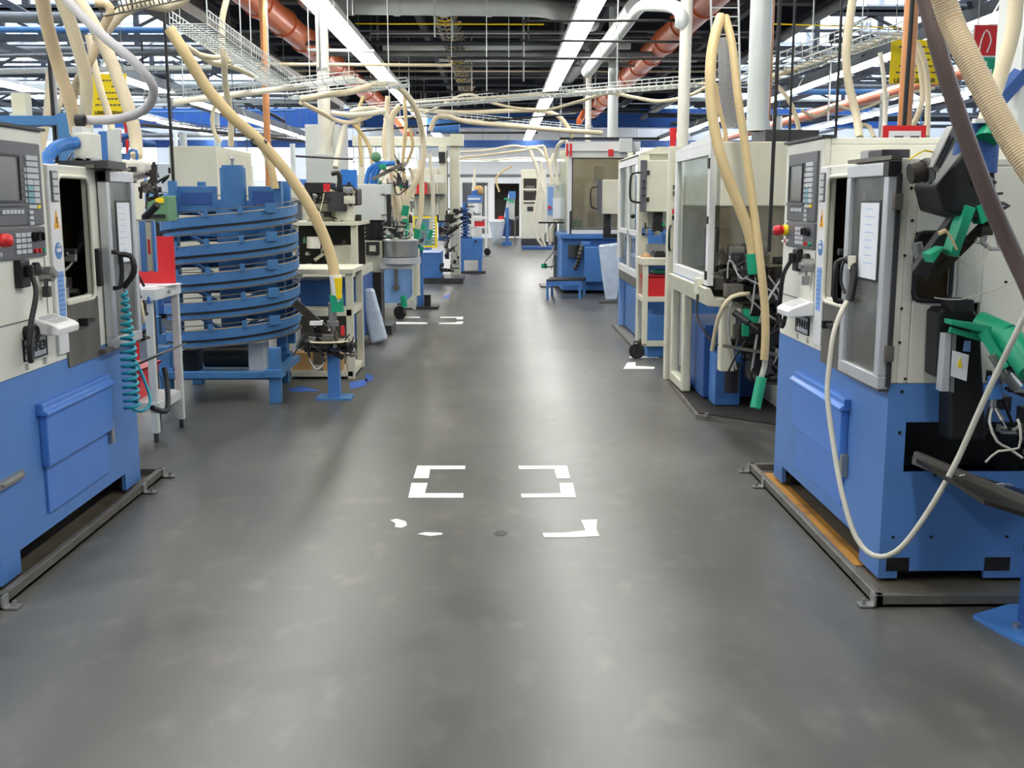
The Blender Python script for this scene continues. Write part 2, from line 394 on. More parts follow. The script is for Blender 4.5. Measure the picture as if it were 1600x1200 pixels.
# ================================================================== fluorescent rows
def lamp_row(x, z, y0, n, lbl, grp, wid=.30, L=2.9, hood=False, gap=.06):
    first = None
    for i in range(n):
        y = y0 + i * (L + gap) + L / 2
        if first is None:
            t = T('ceiling_light', lbl, 'ceiling light', (x, y, z), 0, grp)
            h = wid / 2
            if hood:
                P(t, 'reflector', MB().prism([(x - h * 1.5, z), (x - h * .5, z + .22), (x + h * .5, z + .22), (x + h * 1.5, z), (x + h * 1.4, z), (x + h * .45, z + .2), (x - h * .45, z + .2), (x - h * 1.4, z)], 'y', y - L / 2, y + L / 2), 'pipe_grey')
                P(t, 'fluorescent_tube', MB().cyl((x, y - L / 2 + .03, z + .03), (x, y + L / 2 - .03, z + .03), .075, 12), 'tube_light')
            else:
                P(t, 'housing', MB().box(x - h, x + h, y - L / 2, y + L / 2, z + .02, z + .1), 'white')
                P(t, 'diffuser', MB().prism([(x - h * .95, z + .018), (x + h * .95, z + .018), (x + h * .8, z - .03), (x - h * .8, z - .03)], 'y', y - L / 2 + .02, y + L / 2 - .02), 'tube_light')
            P(t, 'suspension_wire', MB().cyl((x, y - L * .3, z + .1), (x, y - L * .3, 5.4), .006, 6), 'pipe_grey')
            P(t, 'suspension_wire', MB().cyl((x, y + L * .3, z + .1), (x, y + L * .3, 5.4), .006, 6), 'pipe_grey')
            first = t
        else:
            c = copy_tree(first); c.location = (x, y, z)
lamp_row(-2.13, 3.8, -1.0, 15, 'white fluorescent light in the continuous row over the left aisle edge', 'lights over the left aisle edge')
lamp_row(1.12, 3.8, -1.0, 15, 'white fluorescent light in the continuous row over the right aisle edge', 'lights over the right aisle edge')
lamp_row(-9.8, 3.8, 11, 11, 'white fluorescent light in the bright row far left beyond the machines', 'lights far left', .34)
lamp_row(-6.2, 3.5, 18, 8, 'white fluorescent light in the hooded row between left machines and windows', 'hooded lights left', .24, hood=True)
lamp_row(6.3, 3.8, 11, 11, 'fluorescent light with grey hood in the upper right row', 'hooded lights right', .24, hood=True)
lamp_row(10.1, 3.8, 14, 10, 'fluorescent light in the far right row under the saw-tooth roof', 'lights far right', .3, gap=.35)
for i in range(4):  # extra crosswise lamps, added to brighten the far end wall
    t = T('ceiling_light', 'added fluorescent light hung crosswise to brighten the end wall', 'ceiling light', (-4.6 + i * 3, 43.2, 3.1), 0, 'added lights brightening the end wall'); x = -4.6 + i * 3
    P(t, 'housing', MB().box(x - 1.4, x + 1.4, 43.1, 43.3, 3.12, 3.2), 'white'); P(t, 'diffuser', MB().box(x - 1.38, x + 1.38, 43.11, 43.29, 3.06, 3.12), 'tube_light')
    for s_ in (-1, 1): P(t, 'suspension_wire', MB().cyl((x + s_, 43.2, 3.2), (x + s_, 43.2, 5.4), .006, 6), 'pipe_grey')
# ================================================================== floor markings
def mark(poly, lbl, grp=None):
    return S('floor_marking', MB().prism(poly, 'z', .0005, .002), 'floor_white', lbl, 'floor marking', grp)
def fq(*pts): return [tuple(flo(x, y)[:2]) for x, y in pts]
def Lm(x0, x1, xc, y0, y1, yb):   # L shape: arm x0..x1, corner column to xc, spine y0..y1 with arm on the yb side
    pass
mark(fq((652, 728), (727, 728), (727, 733.5), (672, 733.5), (670, 747.5), (646, 747.5)), 'white painted corner bracket, back left of the nearest aisle square')
mark(fq((643, 755), (668, 755), (664, 771), (724, 771), (724, 778), (638, 778)), 'white painted corner bracket, front left of the nearest aisle square')
mark(fq((810, 728), (886, 728), (891, 748), (870, 748), (866, 733.5), (811, 733.5)), 'white painted corner bracket, back right of the nearest aisle square')
mark(fq((874, 755), (895, 755), (900, 777.5), (815, 778), (814, 772), (876, 771)), 'white painted corner bracket, front right of the nearest aisle square')
mark(fq((848, 833), (880, 833), (915, 829), (908, 813), (933, 812), (932, 828), (937, 838), (900, 840), (850, 840)), 'worn white paint corner in front of the aisle square')
mark(fq((610, 813), (620, 811), (634, 815), (636, 821), (628, 825), (617, 824), (618, 818)), 'small round patch of worn white paint left of the aisle square')
mark(fq((652, 835), (664, 832), (690, 833), (692, 835.5), (672, 838), (660, 836)), 'thin flake of worn white paint below the left aisle brackets')
mark(fq((628, 495), (657, 495), (656, 497), (630, 497)), 'short white line on the floor behind the far left caster')
mark(fq((688, 495), (724, 495), (723, 499), (713, 499), (713, 496.8), (688, 496.8)), 'white painted corner, far back of the distant aisle square')
mark(fq((619, 503), (668, 504), (667, 506.5), (616, 506.5)), 'long white line on the floor before the far left caster')
mark(fq((686, 504.5), (713, 504), (714, 502.5), (724, 502.5), (722, 506.5), (686, 506.5)), 'white painted corner, front of the distant aisle square')
mark(fq((985, 556.5), (1027, 556.5), (1029, 559), (983, 559.5)), 'thin white floor line behind the caster of the red bin cart')
mark(fq((980, 567), (993, 566), (993, 572), (1023, 573.5), (1022, 576.5), (974, 576.5)), 'white floor bracket in front of the red bin cart caster')
for i, q in enumerate(([(572, 583), (583, 588), (582, 595), (570, 596)], [(450, 608), (473, 603), (500, 611), (455, 613)], [(545, 598), (575, 592), (572, 602), (548, 608)], [(693, 464), (703, 459), (702, 465), (690, 467)])):
    S('floor_tape', MB().prism(fq(*q), 'z', .0005, .002), 'tape_blue', 'blue tape patch on the floor ' + ['at the right corner of the beige shelf trolley', 'left of the blue feeder post', 'right of the blue feeder post', 'alone in the middle distance of the aisle'][i], 'tape')
# stains on the floor
for i, (x, y, r) in enumerate(((783, 833, 7),)):
    c = flo(x, y); S('oil_spot', MB().prism([(c.x + .03 * math.cos(a * .7) * (1 + .2 * math.sin(a * 3)), c.y + .04 * math.sin(a * .7)) for a in range(9)], 'z', .0004, .0015), 'charcoal', 'small dark oil spot on the floor in front of the aisle square', 'stain')
def fittings(par, x0, x1, y0, y1, z0, z1, n, seed, pal=('dark_metal', 'oily', 'dull_steel', 'black', 'charcoal'), cables=6, cmat='hose_grey', size=.07):
    r = random.Random(seed); U = r.uniform
    for i in range(n):
        c = Vector((U(x0, x1), U(y0, y1), U(z0, z1))); m = r.choice(pal); s = size * U(.6, 1.5); k = r.randrange(5)
        if k == 0: P(par, 'valve', MB().cyl(c, c + Vector((0, 0, s)), s * .35, 10).cyl(c + Vector((0, 0, s)), c + Vector((0, 0, s * 1.3)), s * .2, 8).box(c.x - s * .4, c.x + s * .4, c.y - s * .4, c.y + s * .4, c.z - s * .3, c.z), m)
        elif k == 1: P(par, 'bracket', MB().box(c.x - s, c.x + s, c.y - s * .3, c.y + s * .3, c.z, c.z + s * .25).box(c.x - s, c.x - s * .7, c.y - s * .3, c.y + s * .3, c.z, c.z + s), m)
        elif k == 2:
            d = Vector((U(-1, 1), U(-.4, .4), U(-.6, .6))).normalized() * s * 1.8
            P(par, 'piston', MB().cyl(c, c + d, s * .3, 10).cyl(c + d, c + d * 1.6, s * .1, 8), m)
        elif k == 3: P(par, 'clamp_block', MB().box(c.x - s * .6, c.x + s * .6, c.y - s * .5, c.y + s * .5, c.z, c.z + s * .9).box(c.x - s * .3, c.x + s * .3, c.y - s * .6, c.y - s * .5, c.z + s * .2, c.z + s * .6), m, .004)
        else: P(par, 'sensor', MB().cyl(c, c + Vector((0, -s, 0)), s * .22, 10).box(c.x - s * .3, c.x + s * .3, c.y, c.y + s * .5, c.z - s * .3, c.z + s * .3), m)
    for i in range(cables):
        a = Vector((U(x0, x1), U(y0, y1), U(z0, z1))); b_ = Vector((U(x0, x1), U(y0, y1), U(z0, z1))); mid = (a + b_) / 2 + Vector((U(-.1, .1), U(-.1, 0), U(-.15, .12)))
        P(par, 'cable', MB().tube([a, mid, b_], U(.005, .009), 6, step=.03), r.choice(['black', cmat, 'charcoal', cmat]))
# ================================================================== the two turning machines
LW, LD, LH = 1.65, 1.35, 1.79
def lathe_machine(label, loc, rz, door_x0, door_x1, right):
    t = T('lathe_machine', label, 'lathe machine', loc, rz, 'twin blue and white lathes', world=False)
    zb = .81
    # --- blue base with cut-out corners
    b = MB()
    b.box(0, LW, .0, .02, .12, zb).box(0, .17, 0, .02, .03, .12).box(1.42, LW, 0, .02, .03, .12)
    if right:
        b.box(LW - .02, LW, .02, .075, .03, zb)
        b.box(LW - .02, LW, .075, LD, .12, .46).box(LW - .02, LW, .075, LD, .66, zb)
        b.box(LW - .02, LW, 1.0, LD, .46, .66)
        b.box(LW - .02, LW, .075, .42, .06, .12).box(LW - .02, LW, .42, LD, .03, .12)
    else:
        b.box(LW - .02, LW, .02, LD, .03, zb)
    b.box(0, .02, .02, LD, .03, zb).box(.02, LW - .02, LD - .02, LD, .03, zb).box(.02, LW - .02, .02, LD - .02, zb - .02, zb).box(.02, LW - .02, .02, LD - .02, .12, .14)
    P(t, 'base_cabinet', b, 'lathe_blue')
    for x in (.1, LW - .12):
        for y in (.12, LD - .15): P(t, 'levelling_foot', MB().box(x - .07, x + .07, y - .07, y + .07, .03, .1).cyl((x, y, .014), (x, y, .03), .05), 'black')
    # --- white enclosure: front skin with the work opening
    ox0, ox1, oz0, oz1 = .775, 1.14, 1.07, 1.61
    f = MB()
    LT = 1.66
    f.box(0, .66, 0, .03, zb, LH).box(.66, ox0, 0, .03, zb, LT).box(ox0, ox1, 0, .03, oz1, LT).box(ox1, LW, 0, .03, zb, LT).box(ox0, ox1, 0, .03, zb, oz0)
    f.box(0, .03, .03, LD, zb, LH).box(.03, .66, .03, LD, LH - .03, LH).box(.63, .66, .03, LD, LT - .03, LH - .03).box(.66, LW, .03, LD, LT - .03, LT).box(.03, LW, LD - .03, LD, zb, LT - .03).box(.03, .63, LD - .03, LD, LT - .03, LH - .03)
    if right:   # end plate with two cut-outs for the loading arms
        x0, x1 = LW - .03, LW
        for a, c, z0, z1 in ((.03, .07, zb, LT - .03), (.07, .21, zb, 1.13), (.07, .21, 1.385, LT - .03), (.21, .235, zb, LT - .03), (.235, .33, 1.12, LT - .03), (.33, LD - .03, zb, LT - .03)):
            f.box(x0, x1, a, c, z0, z1)
    else: f.box(LW - .03, LW, .03, LD - .03, zb, LT - .03)
    P(t, 'enclosure', f, 'offwhite', .006)
    P(t, 'roof_plate', MB().box(-.01, .67, -.015, .05, LH, LH + .012), 'charcoal')
    iv = MB().box(ox0 - .45, ox1 + .45, .5, .52, oz0 - .2, oz1 + .03).box(ox0 - .46, ox0 - .45, .03, .52, oz0 - .2, oz1 + .03).box(ox1 + .45, ox1 + .46, .03, .52, oz0 - .2, oz1 + .03).box(ox0 - .45, ox1 + .45, .03, .5, oz0 - .21, oz0 - .2).box(ox0 - .45, ox1 + .45, .03, .5, oz1 + .03, oz1 + .035)
    P(t, 'work_chamber', iv, 'inside')
    P(t, 'chuck', MB().cyl((ox0 + .0, .3, 1.2), (ox0 + .12, .3, 1.2), .09, 20).cyl((ox0 + .12, .3, 1.2), (ox0 + .16, .3, 1.2), .04, 16), 'dark_metal')
    P(t, 'tool_arm', MB().bar((ox0 + .1, .35, 1.45), (ox0 + .2, .25, 1.2), .05, .05), 'dark_metal')
    for i, pts in enumerate(([(ox0 + .03, .1, 1.08), (ox0 + .1, .07, 1.2), (ox0 + .22, .08, 1.24), (ox0 + .34, .16, 1.12)], [(ox0 + .05, .12, 1.06), (ox0 + .16, .06, 1.16), (ox0 + .26, .1, 1.09)], [(ox0 + .1, .25, 1.3), (ox0 + .22, .2, 1.32), (ox0 + .32, .25, 1.2)])):
        P(t, 'coolant_hose', MB().tube(pts, .009, 8, step=.03), 'hose_white' if i else 'hose_grey')
    fittings(t, ox0 - .1, ox1 + .25, .06, .36, .95, 1.3, 26, 17 if right else 18, ('dull_steel', 'dark_metal', 'steel', 'charcoal'), cables=8, size=.06)
    # rounded trim round the opening
    rr = []
    for cx, cz, a0 in ((ox1 - .04, oz1 - .04, 0), (ox0 + .04, oz1 - .04, 90), (ox0 + .04, oz0 + .02, 180), (ox1 - .04, oz0 + .02, 270)):
        for k in range(5): rr.append((cx + .04 * math.cos(R(a0 + k * 22.5)), -.006, cz + .04 * math.sin(R(a0 + k * 22.5))))
    P(t, 'opening_trim', MB().tube(rr + [rr[0]], .0095, 8, raw=True), 'cream')
    P(t, 'splash_plate', MB().box(.776, 1.17, -.008, 0, zb - .04, 1.055), 'dull_steel')
    P(t, 'latch', MB().box(.93, 1.03, -.04, -.008, .95, .965).box(.91, .93, -.05, -.008, .94, .975), 'black')
    if not right: P(t, 'rubber_guard', MB().box(1.17, 1.22, -.025, 0, 1.1, 1.28), 'black', .008)
    # sticker strip
    st = P(t, 'sticker_strip', MB().box(.665, .775, -.014, 0, zb + .03, 1.655), 'white', .004)
    P(st, 'switch_block', MB().box(.685, .755, -.02, -.014, 1.5, 1.63), 'panel_grey')
    for k in range(4): P(st, 'switch', MB().box(.69, .75, -.025, -.02, 1.505 + k * .031, 1.53 + k * .031), 'key')
    P(st, 'warning_triangle', MB().prism([(.695, 1.385), (.75, 1.385), (.7225, 1.465)], 'y', -.0165, -.014), 'orange_label', label='orange hazard triangle sticker')
    P(st, 'warning_symbol', MB().box(.719, .726, -.018, -.0165, 1.405, 1.435).box(.719, .726, -.018, -.0165, 1.393, 1.4), 'black')
    P(st, 'goggles_sticker', MB().cyl((.7225, -.0165, 1.29), (.7225, -.014, 1.29), .036, 24), 'lathe_blue', label='round blue safety sticker')
    P(st, 'goggles_symbol', MB().box(.7, .745, -.018, -.0165, 1.285, 1.3).ball((.7225, -.016, 1.312), .008), 'white')
    P(st, 'notice_sticker', MB().box(.69, .757, -.016, -.014, 1.0, 1.2), 'pale_blue', label='pale blue notice with fine print')
    nb = MB()
    for k in range(9): nb.box(.695, .735 + .012 * (k % 3), -.017, -.016, 1.01 + k * .021, 1.016 + k * .021)
    P(st, 'notice_lines', nb, 'lathe_blue')
    # control panel
    pn = P(t, 'control_panel', MB().box(.1, .6, -.014, 0, 1.405, 1.735).box(.1, .6, -.014, 0, 1.275, 1.398), 'panel_grey', .004)
    P(pn, 'screen', MB().box(.15, .375, -.016, -.01, 1.505, 1.675), 'screen', label='dull grey monitor')
    P(pn, 'screen_bezel', MB().rim(.142, .383, 1.497, 1.683, .009, -.022, -.012), 'charcoal')
    P(pn, 'ledge', MB().box(.115, .415, -.024, -.014, 1.483, 1.492), 'panel_grey')
    k_ = lambda x0, x1, z0, z1, m='key': P(pn, 'key', MB().box(x0, x1, -.021, -.014, z0, z1), m)
    for r in range(8):
        z = 1.685 - r * .0245
        if r < 4: k_(.445, .555, z - .019, z)
        else: k_(.445, .497, z - .019, z, 'key_teal' if r > 4 else 'key'); k_(.503, .555, z - .019, z)
        if r > 1: k_(.42, .433, z - .017, z - .003)
    for r in range(4): k_(.445, .48 if r else .52, 1.472 - r * .022, 1.486 - r * .022)
    P(pn, 'key', MB().box(.53, .555, -.021, -.014, 1.472, 1.486), 'yellow', label='yellow key')
    for k in range(6): k_(.2 + k * .033, .225 + k * .033, 1.452, 1.468)
    for r in range(4):
        for c in range(3): k_(.3 + c * .05, .34 + c * .05, 1.36 - r * .022, 1.376 - r * .022)
    for x in (.475, .525): P(pn, 'selector_knob', MB().cyl((x, -.014, 1.358), (x, -.03, 1.358), .02, 16).box(x - .004, x + .004, -.042, -.03, 1.342, 1.374), 'black')
    for x, m in ((.48, 'red'), (.52, 'red'), (.555, 'green'), (.12, 'red'), (.15, 'key')): P(pn, 'push_button', MB().cyl((x, -.014, 1.3), (x, -.026, 1.3), .0095, 12), m)
    e = P(pn, 'emergency_stop', MB().cyl((.12, -.014, 1.355), (.12, -.045, 1.355), .022, 18).lathe([(.001, -.085), (.022, -.08), (.027, -.06), (.026, -.045), (.014, -.043)], (.12, 0, 1.355), 18, ax='y'), 'red', label='red mushroom stop button')
    P(e, 'yellow_collar', MB().cyl((.12, -.012, 1.355), (.12, -.034, 1.355), .028, 18), 'yellow')
    # lower instrument field
    P(t, 'panel_seam', MB().box(.02, .6, -.002, .002, 1.02, 1.026).box(.598, .604, -.002, .002, 1.02, 1.27), 'pipe_grey')
    P(t, 'key_switch', MB().cyl((.49, 0, 1.225), (.49, -.02, 1.225), .028, 18), 'black')
    P(t, 'door_lock', MB().cyl((.56, 0, 1.2), (.56, -.05, 1.2), .032, 18).cyl((.56, -.05, 1.2), (.56, -.065, 1.2), .016, 12), 'steel')
    P(t, 'padlock', MB().box(.525, .56, -.04, -.012, 1.105, 1.15).tube([(.53, -.025, 1.15), (.53, -.025, 1.175), (.555, -.025, 1.175), (.555, -.025, 1.15)], .004, 6, step=.01), 'steel' if right else 'charcoal', .003)
    P(t, 'main_switch', MB().box(.3, .39, -.03, 0, 1.16, 1.27).box(.335, .36, -.06, -.03, 1.2, 1.25), 'black', .006)
    cb = [(.35, -.05, 1.21), (.32, -.075, 1.14), (.26, -.07, 1.02), (.24, -.065, .93), (.255, -.06, .875), (.285, -.055, .885), (.3, -.05, .94), (.345, -.04, .98)]
    P(t, 'curly_cable', MB().tube(cb, .011, 8, step=.02), 'black')
    # keypad box hung on the front
    kb = P(t, 'keypad_box', MB().prism([(0, .965), (-.12, .955), (-.125, .985), (-.105, 1.0), (-.02, 1.03), (0, 1.03)], 'x', .4, .62), 'white', .006)
    for c in range(5):
        for r in range(2): P(kb, 'key', MB().X_key(.435 + c * .03, r), 'key')
    P(t, 'hand_wheel', MB().cyl((.365, -.0, .975), (.365, -.04, .975), .028, 18).tube([(.365 + .036 * math.cos(a * .7), -.04, .97 + .036 * math.sin(a * .7)) for a in range(10)], .006, 6, raw=True), 'black')
    # maker's plate
    nm = P(t, 'name_plate', MB().box(.335, .55, -.005, 0, .865, .945), 'key')
    P(nm, 'plate_frame', MB().rim(.33, .555, .86, .95, .006, -.008, 0), 'black')
    words(nm, 'lettering', 'SPINNER', .054, (.4425, -.0065, .905), (R(90), 0, 0), 'black', bold=.0012)
    lm = MB()
    for k in range(3): lm.box(.34, .37, -.003, 0, .825 + k * .009, .829 + k * .009).box(.515, .55, -.003, 0, .825 + k * .009, .829 + k * .009)
    P(t, 'maker_stripes', lm, 'panel_grey')
    # blue service flap
    fl_ = P(t, 'service_flap', MB().box(.43, 1.2, -.035, 0, .4, .63).prism([(0, .67), (-.03, .67), (-.03, .645), (-.05, .632), (-.05, .62), (0, .62)], 'x', .41, 1.22), 'lathe_blue_light', .004)
    P(t, 'lower_cover', MB().box(.45, 1.18, -.012, 0, .19, .398), 'lathe_blue_light', .003)
    P(t, 'hinge', MB().box(1.185, 1.225, -.03, 0, .33, .43), 'steel', .003)
    if not right: P(t, 'handle', MB().box(.0, .22, -.02, 0, .41, .44).box(.02, .2, -.03, -.02, .42, .43), 'steel')
    # glass door
    d = P(t, 'glass_door', MB().rim(door_x0, door_x1, .79, 1.645, .05, -.05, -.008), 'aluminium', .004, label='aluminium framed door')
    P(d, 'pane', MB().box(door_x0 + .045, door_x1 - .045, -.034, -.028, .83, 1.605), 'grimy_glass', label='grimy safety glass')
    P(d, 'corner_block', MB().box(door_x1 - .055 if right else door_x0, door_x1 + .003 if right else door_x0 + .055, -.053, -.006, 1.592, 1.648), 'black')
    P(d, 'seal_strip', MB().box(door_x1 - .015, door_x1 + .012, -.02, -.002, .8, 1.6), 'charcoal')
    px = (door_x0 + door_x1) / 2
    sh = P(d, 'data_sheet', MB().box(px - (.09 if right else .05), px + (.14 if right else .16), -.038, -.0345, 1.19, 1.505), 'charcoal')
    P(sh, 'paper', MB().box(px - (.08 if right else .04), px + (.13 if right else .145), -.0395, -.038, 1.2, 1.495), 'paper')
    gl = MB()
    for k in range(8): gl.box(px - .02, px + .06 + .02 * (k % 2), -.0402, -.0395, 1.47 - k * .03, 1.472 - k * .03)
    P(sh, 'print', gl, 'pale_blue')
    hx = door_x0 + .03
    P(d, 'door_handle', MB().tube([(hx, -.05, 1.26), (hx, -.085, 1.25), (hx + .005, -.09, 1.2), (hx, -.088, 1.13), (hx - .01, -.08, 1.09), (hx - .01, -.05, 1.085)], .011, 8, step=.02), 'black')
    P(t, 'slide_rail', MB().box(ox1, LW, -.04, 0, zb - .03, zb - .01), 'dull_steel'); P(t, 'slide_rail', MB().box(ox1, LW, -.04, 0, 1.655, 1.67), 'dull_steel')
    for z in ((1.5, .93) if right else ()):
        P(t, 'hinge', MB().box(LW - .06, LW + .035, -.03, -.0, z - .03, z + .03).cyl((LW - .035, -.03, z - .032), (LW - .035, -.03, z + .032), .012), 'dull_steel')
    P(t, 'limit_switch', MB().box(1.3, 1.46, -.01, .1, LT, LT + .04), 'charcoal', .004)
    P(t, 'switch_plate', MB().box(1.2, 1.3, -.01, .1, LT, LT + .045), 'steel', .004)
    return t
def _xk(self, x, r):
    y0 = -.03 - r * .036; z0 = 1.028 - (r * .036 + .01) * .35
    return self.prism([(y0, z0 + .006), (y0 - .028, z0 - .005), (y0 - .028, z0 - .012), (y0, z0 - .001)], 'x', x, x + .02)
MB.X_key = _xk
PLH = .05
lr = lathe_machine('blue and white lathe with end feeder arms, right side of the aisle', (1.5, 5.75, 0), R(-90), 1.17, 1.66, True)
ll = lathe_machine('blue and white lathe with a teal coiled hose, left side of the aisle', (-1.92, 4.05, 0), R(90), 1.25, 1.66, False)
bo = MB()
for y, z in ((.05, .78), (.05, .62), (.05, .2), (.2, .2), (.2, .62), (.2, .45), (.05, .1), (.5, .2)):
    P(lr, 'bolt', MB().cyl((LW, y, z), (LW + .006, y, z), .006, 8), 'black')
for y, z in ((.04, 1.55), (.05, 1.43), (.03, 1.3), (.03, 1.1), (.03, .97), (.33, .97), (.4, .93), (.42, 1.2), (.06, .83)):
    P(lr, 'bolt', MB().cyl((LW, y, z), (LW + .006, y, z), .0055, 8), 'black')
def rimtube(y0, y1, z0, z1, r, x):
    q = []
    for cy, cz, a0 in ((y1 - r, z1 - r, 0), (y0 + r, z1 - r, 90), (y0 + r, z0 + r, 180), (y1 - r, z0 + r, 270)):
        for k in range(5): q.append((x, cy + r * math.cos(R(a0 + k * 22.5)), cz + r * math.sin(R(a0 + k * 22.5))))
    return q + [q[0]]
P(lr, 'window_seal', MB().tube(rimtube(.07, .21, 1.13, 1.385, .03, LW + .005), .009, 8, raw=True), 'black', label='rounded black rubber seal of the arm cut-out')
P(lr, 'chamber_lining', MB().box(LW - .35, LW - .34, .05, .5, 1.0, 1.5).box(LW - .35, LW - .03, .05, .06, 1.1, 1.4).box(LW - .35, LW - .03, .5, .51, .9, 1.5), 'inside')
P(lr, 'gripper', MB().cyl((LW - .08, .1, 1.3), (LW - .08, .1, 1.37), .03).box(LW - .12, LW - .04, .08, .13, 1.24, 1.3), 'steel')
P(lr, 'chip_slot', MB().box(LW - .3, LW - .28, .1, 1.1, .42, .7), 'black')
P(lr, 'fork_pocket', MB().box(LW - .0, LW + .002, .03, .12, .06, .115), 'black')
P(lr, 'fork_pocket', MB().box(LW - .0, LW + .002, .42, .52, .06, .115), 'black')
# drip trays under the lathes
def drip(label, x0, x1, y0, y1, aisle):
    t = T('drip_tray', label, 'drip tray', ((x0 + x1) / 2, (y0 + y1) / 2, 0))
    P(t, 'tray_floor', MB().box(x0, x1, y0, y1, .004, .014), 'tray_steel')
    r = MB().box(x0, x1, y0, y0 + .03, 0, PLH).box(x0, x1, y1 - .03, y1, 0, PLH).box(x0, x0 + .03, y0, y1, 0, PLH).box(x1 - .03, x1, y0, y1, 0, PLH)
    P(t, 'tray_rim', r, 'dull_steel', .004)
    xa = x0 if aisle < 0 else x1
    for y in (y0 + .02, y1 - .35, y1 - .02):
        P(t, 'bracket', MB().box(xa, xa + aisle * .06, y - .025, y + .025, .003, .009).box(xa, xa + aisle * .008, y - .025, y + .025, .003, PLH), 'steel')
        P(t, 'bolt', MB().cyl((xa + aisle * .04, y, .009), (xa + aisle * .04, y, .03), .008, 8), 'steel')
    return t
dr = drip('steel drip tray with a rust streak under the right lathe', 1.41, 2.9, 3.86, 5.95, -1)
P(dr, 'rust_stain', MB().box(1.45, 1.54, 4.3, 5.85, .014, .0155), 'rust')
dl = drip('oily steel drip tray under the left lathe', -3.35, -1.85, 3.88, 5.88, 1)
# teal coiled air hose on the left lathe
cp = []
top = at(175, 455, 5.35); bot = at(188, 640, 5.32)
for i in range(17 * 10):
    u = i / 170; c = top.lerp(bot, u); r_ = .012 + .03 * min(1, u * 2)
    cp.append(c + Vector((r_ * math.sin(i * .628) * .8 + .06, r_ * math.cos(i * .628), 0)))
tail = catmull([cp[-1], cp[-1] + Vector((.03, .06, -.03)), cp[-1] + Vector((.05, .16, .0)), cp[-1] + Vector((.0, .22, .12)), cp[-1] + Vector((-.05, .26, .2))], .03)
S('air_hose', MB().tube(cp + tail[1:], .0085, 7, raw=True), 'teal', 'teal coiled air hose hanging from the door of the left lathe', 'air hose')
g = S('air_gun', MB().tube([at(163, 398, 5.33) + Vector((.07, 0, 0)), at(172, 400, 5.33) + Vector((.1, 0, 0)), at(177, 425, 5.33) + Vector((.1, 0, 0)), top + Vector((.06, 0, .02))], .014, 8, step=.02), 'black', 'black air gun hooked on the left lathe door handle', 'air gun')
P(g, 'nozzle', MB().cyl(top + Vector((.06, 0, .03)), top + Vector((.06, 0, -.0)), .007), 'steel')
# air gun and long loose hose on the right lathe
gp = [at(1333, 462, 4.45), at(1318, 480, 4.35), at(1303, 520, 4.3), at(1296, 570, 4.28), at(1293, 620, 4.26), at(1303, 700, 4.2), at(1318, 780, 4.12), at(1338, 840, 4.05), at(1365, 868, 3.98), at(1400, 862, 3.9), at(1440, 815, 3.84), at(1490, 730, 3.78), at(1540, 620, 3.72), at(1600, 495, 3.66), at(1640, 410, 3.6)]
h = S('air_hose', MB().tube(gp, .0105, 8, step=.03), 'cable', 'loose pale air hose looping down in front of the right lathe', 'air hose')
g = S('air_gun', MB().tube([at(1322, 405, 4.45), at(1332, 412, 4.42), at(1334, 435, 4.4), at(1328, 470, 4.38)], .016, 8, step=.02), 'black', 'black air gun clipped on the door edge of the right lathe', 'air gun')
P(g, 'nozzle', MB().tube([at(1322, 405, 4.45), at(1316, 415, 4.45), at(1314, 440, 4.45), at(1320, 458, 4.42)], .006, 6), 'black')
P(g, 'valve_body', MB().cyl(at(1331, 400, 4.42), at(1331, 420, 4.42), .016), 'hose_white', label='white valve end')
# ================================================================== shared small parts
def post(mb, x, y, z0, z1, w, m=0): return mb.box(x - w / 2, x + w / 2, y - w / 2, y + w / 2, z0, z1, m)
def caster(par, x, y, r=.06):
    c = P(par, 'caster', MB().cyl((x - .02, y - .012, r), (x + .02, y + .012, r), r, 20) if r < .068 else MB().cyl((x - .014, y - .02, r), (x + .014, y + .02, r), r, 20), 'black')
    P(c, 'caster_fork', MB().box(x - .03, x - .023, y - .02, y + .02, r, r * 2.3).box(x + .023, x + .03, y - .02, y + .02, r, r * 2.3).box(x - .03, x + .03, y - .03, y + .03, r * 2.2, r * 2.4), 'charcoal')
# ================================================================== machine with the glass door (right, second from the camera)
A = T('transfer_machine', 'beige machine with an open white framed glass door above a black mat', 'machine', (1.9, 8.2, 0))
P(A, 'upper_housing', MB().box(1.5, 2.5, 7.4, 9.0, 1.47, 1.895), 'cream', .008)
P(A, 'top_wedge', MB().prism([(7.45, 1.885), (8.95, 1.885), (8.95, 1.9), (7.45, 1.95)], 'x', 1.43, 1.5), 'white')
P(A, 'side_window', MB().box(1.5, 2.3, 7.42, 7.428, 1.08, 1.47), 'brown_glass', label='oily brown side window')
P(A, 'inner_wall', MB().box(1.95, 1.98, 7.6, 9.0, .9, 1.47), 'beige')
P(A, 'inner_wall', MB().box(1.5, 1.98, 8.92, 8.97, .9, 1.47), 'beige')
d = P(A, 'glass_door', MB().rimx(7.45, 8.92, .93, 1.885, .075, 1.43, 1.475), 'white', .004, label='white door frame')
P(d, 'pane', MB().box(1.45, 1.456, 7.5, 8.87, .98, 1.84), 'glass')
P(d, 'hinge', MB().box(1.42, 1.432, 7.455, 7.5, 1.35, 1.4), 'black'); P(d, 'hinge', MB().box(1.42, 1.432, 7.455, 7.5, 1.72, 1.79), 'black'); P(d, 'latch', MB().box(1.42, 1.432, 7.455, 7.5, .97, 1.03), 'black')
P(A, 'work_table', MB().box(1.5, 2.0, 7.5, 8.9, .9, .98), 'dull_steel')
P(A, 'spindle_head', MB().box(1.62, 1.9, 8.1, 8.6, .98, 1.3).cyl((1.76, 8.0, 1.12), (1.76, 8.1, 1.12), .08), 'dark_metal', .01)
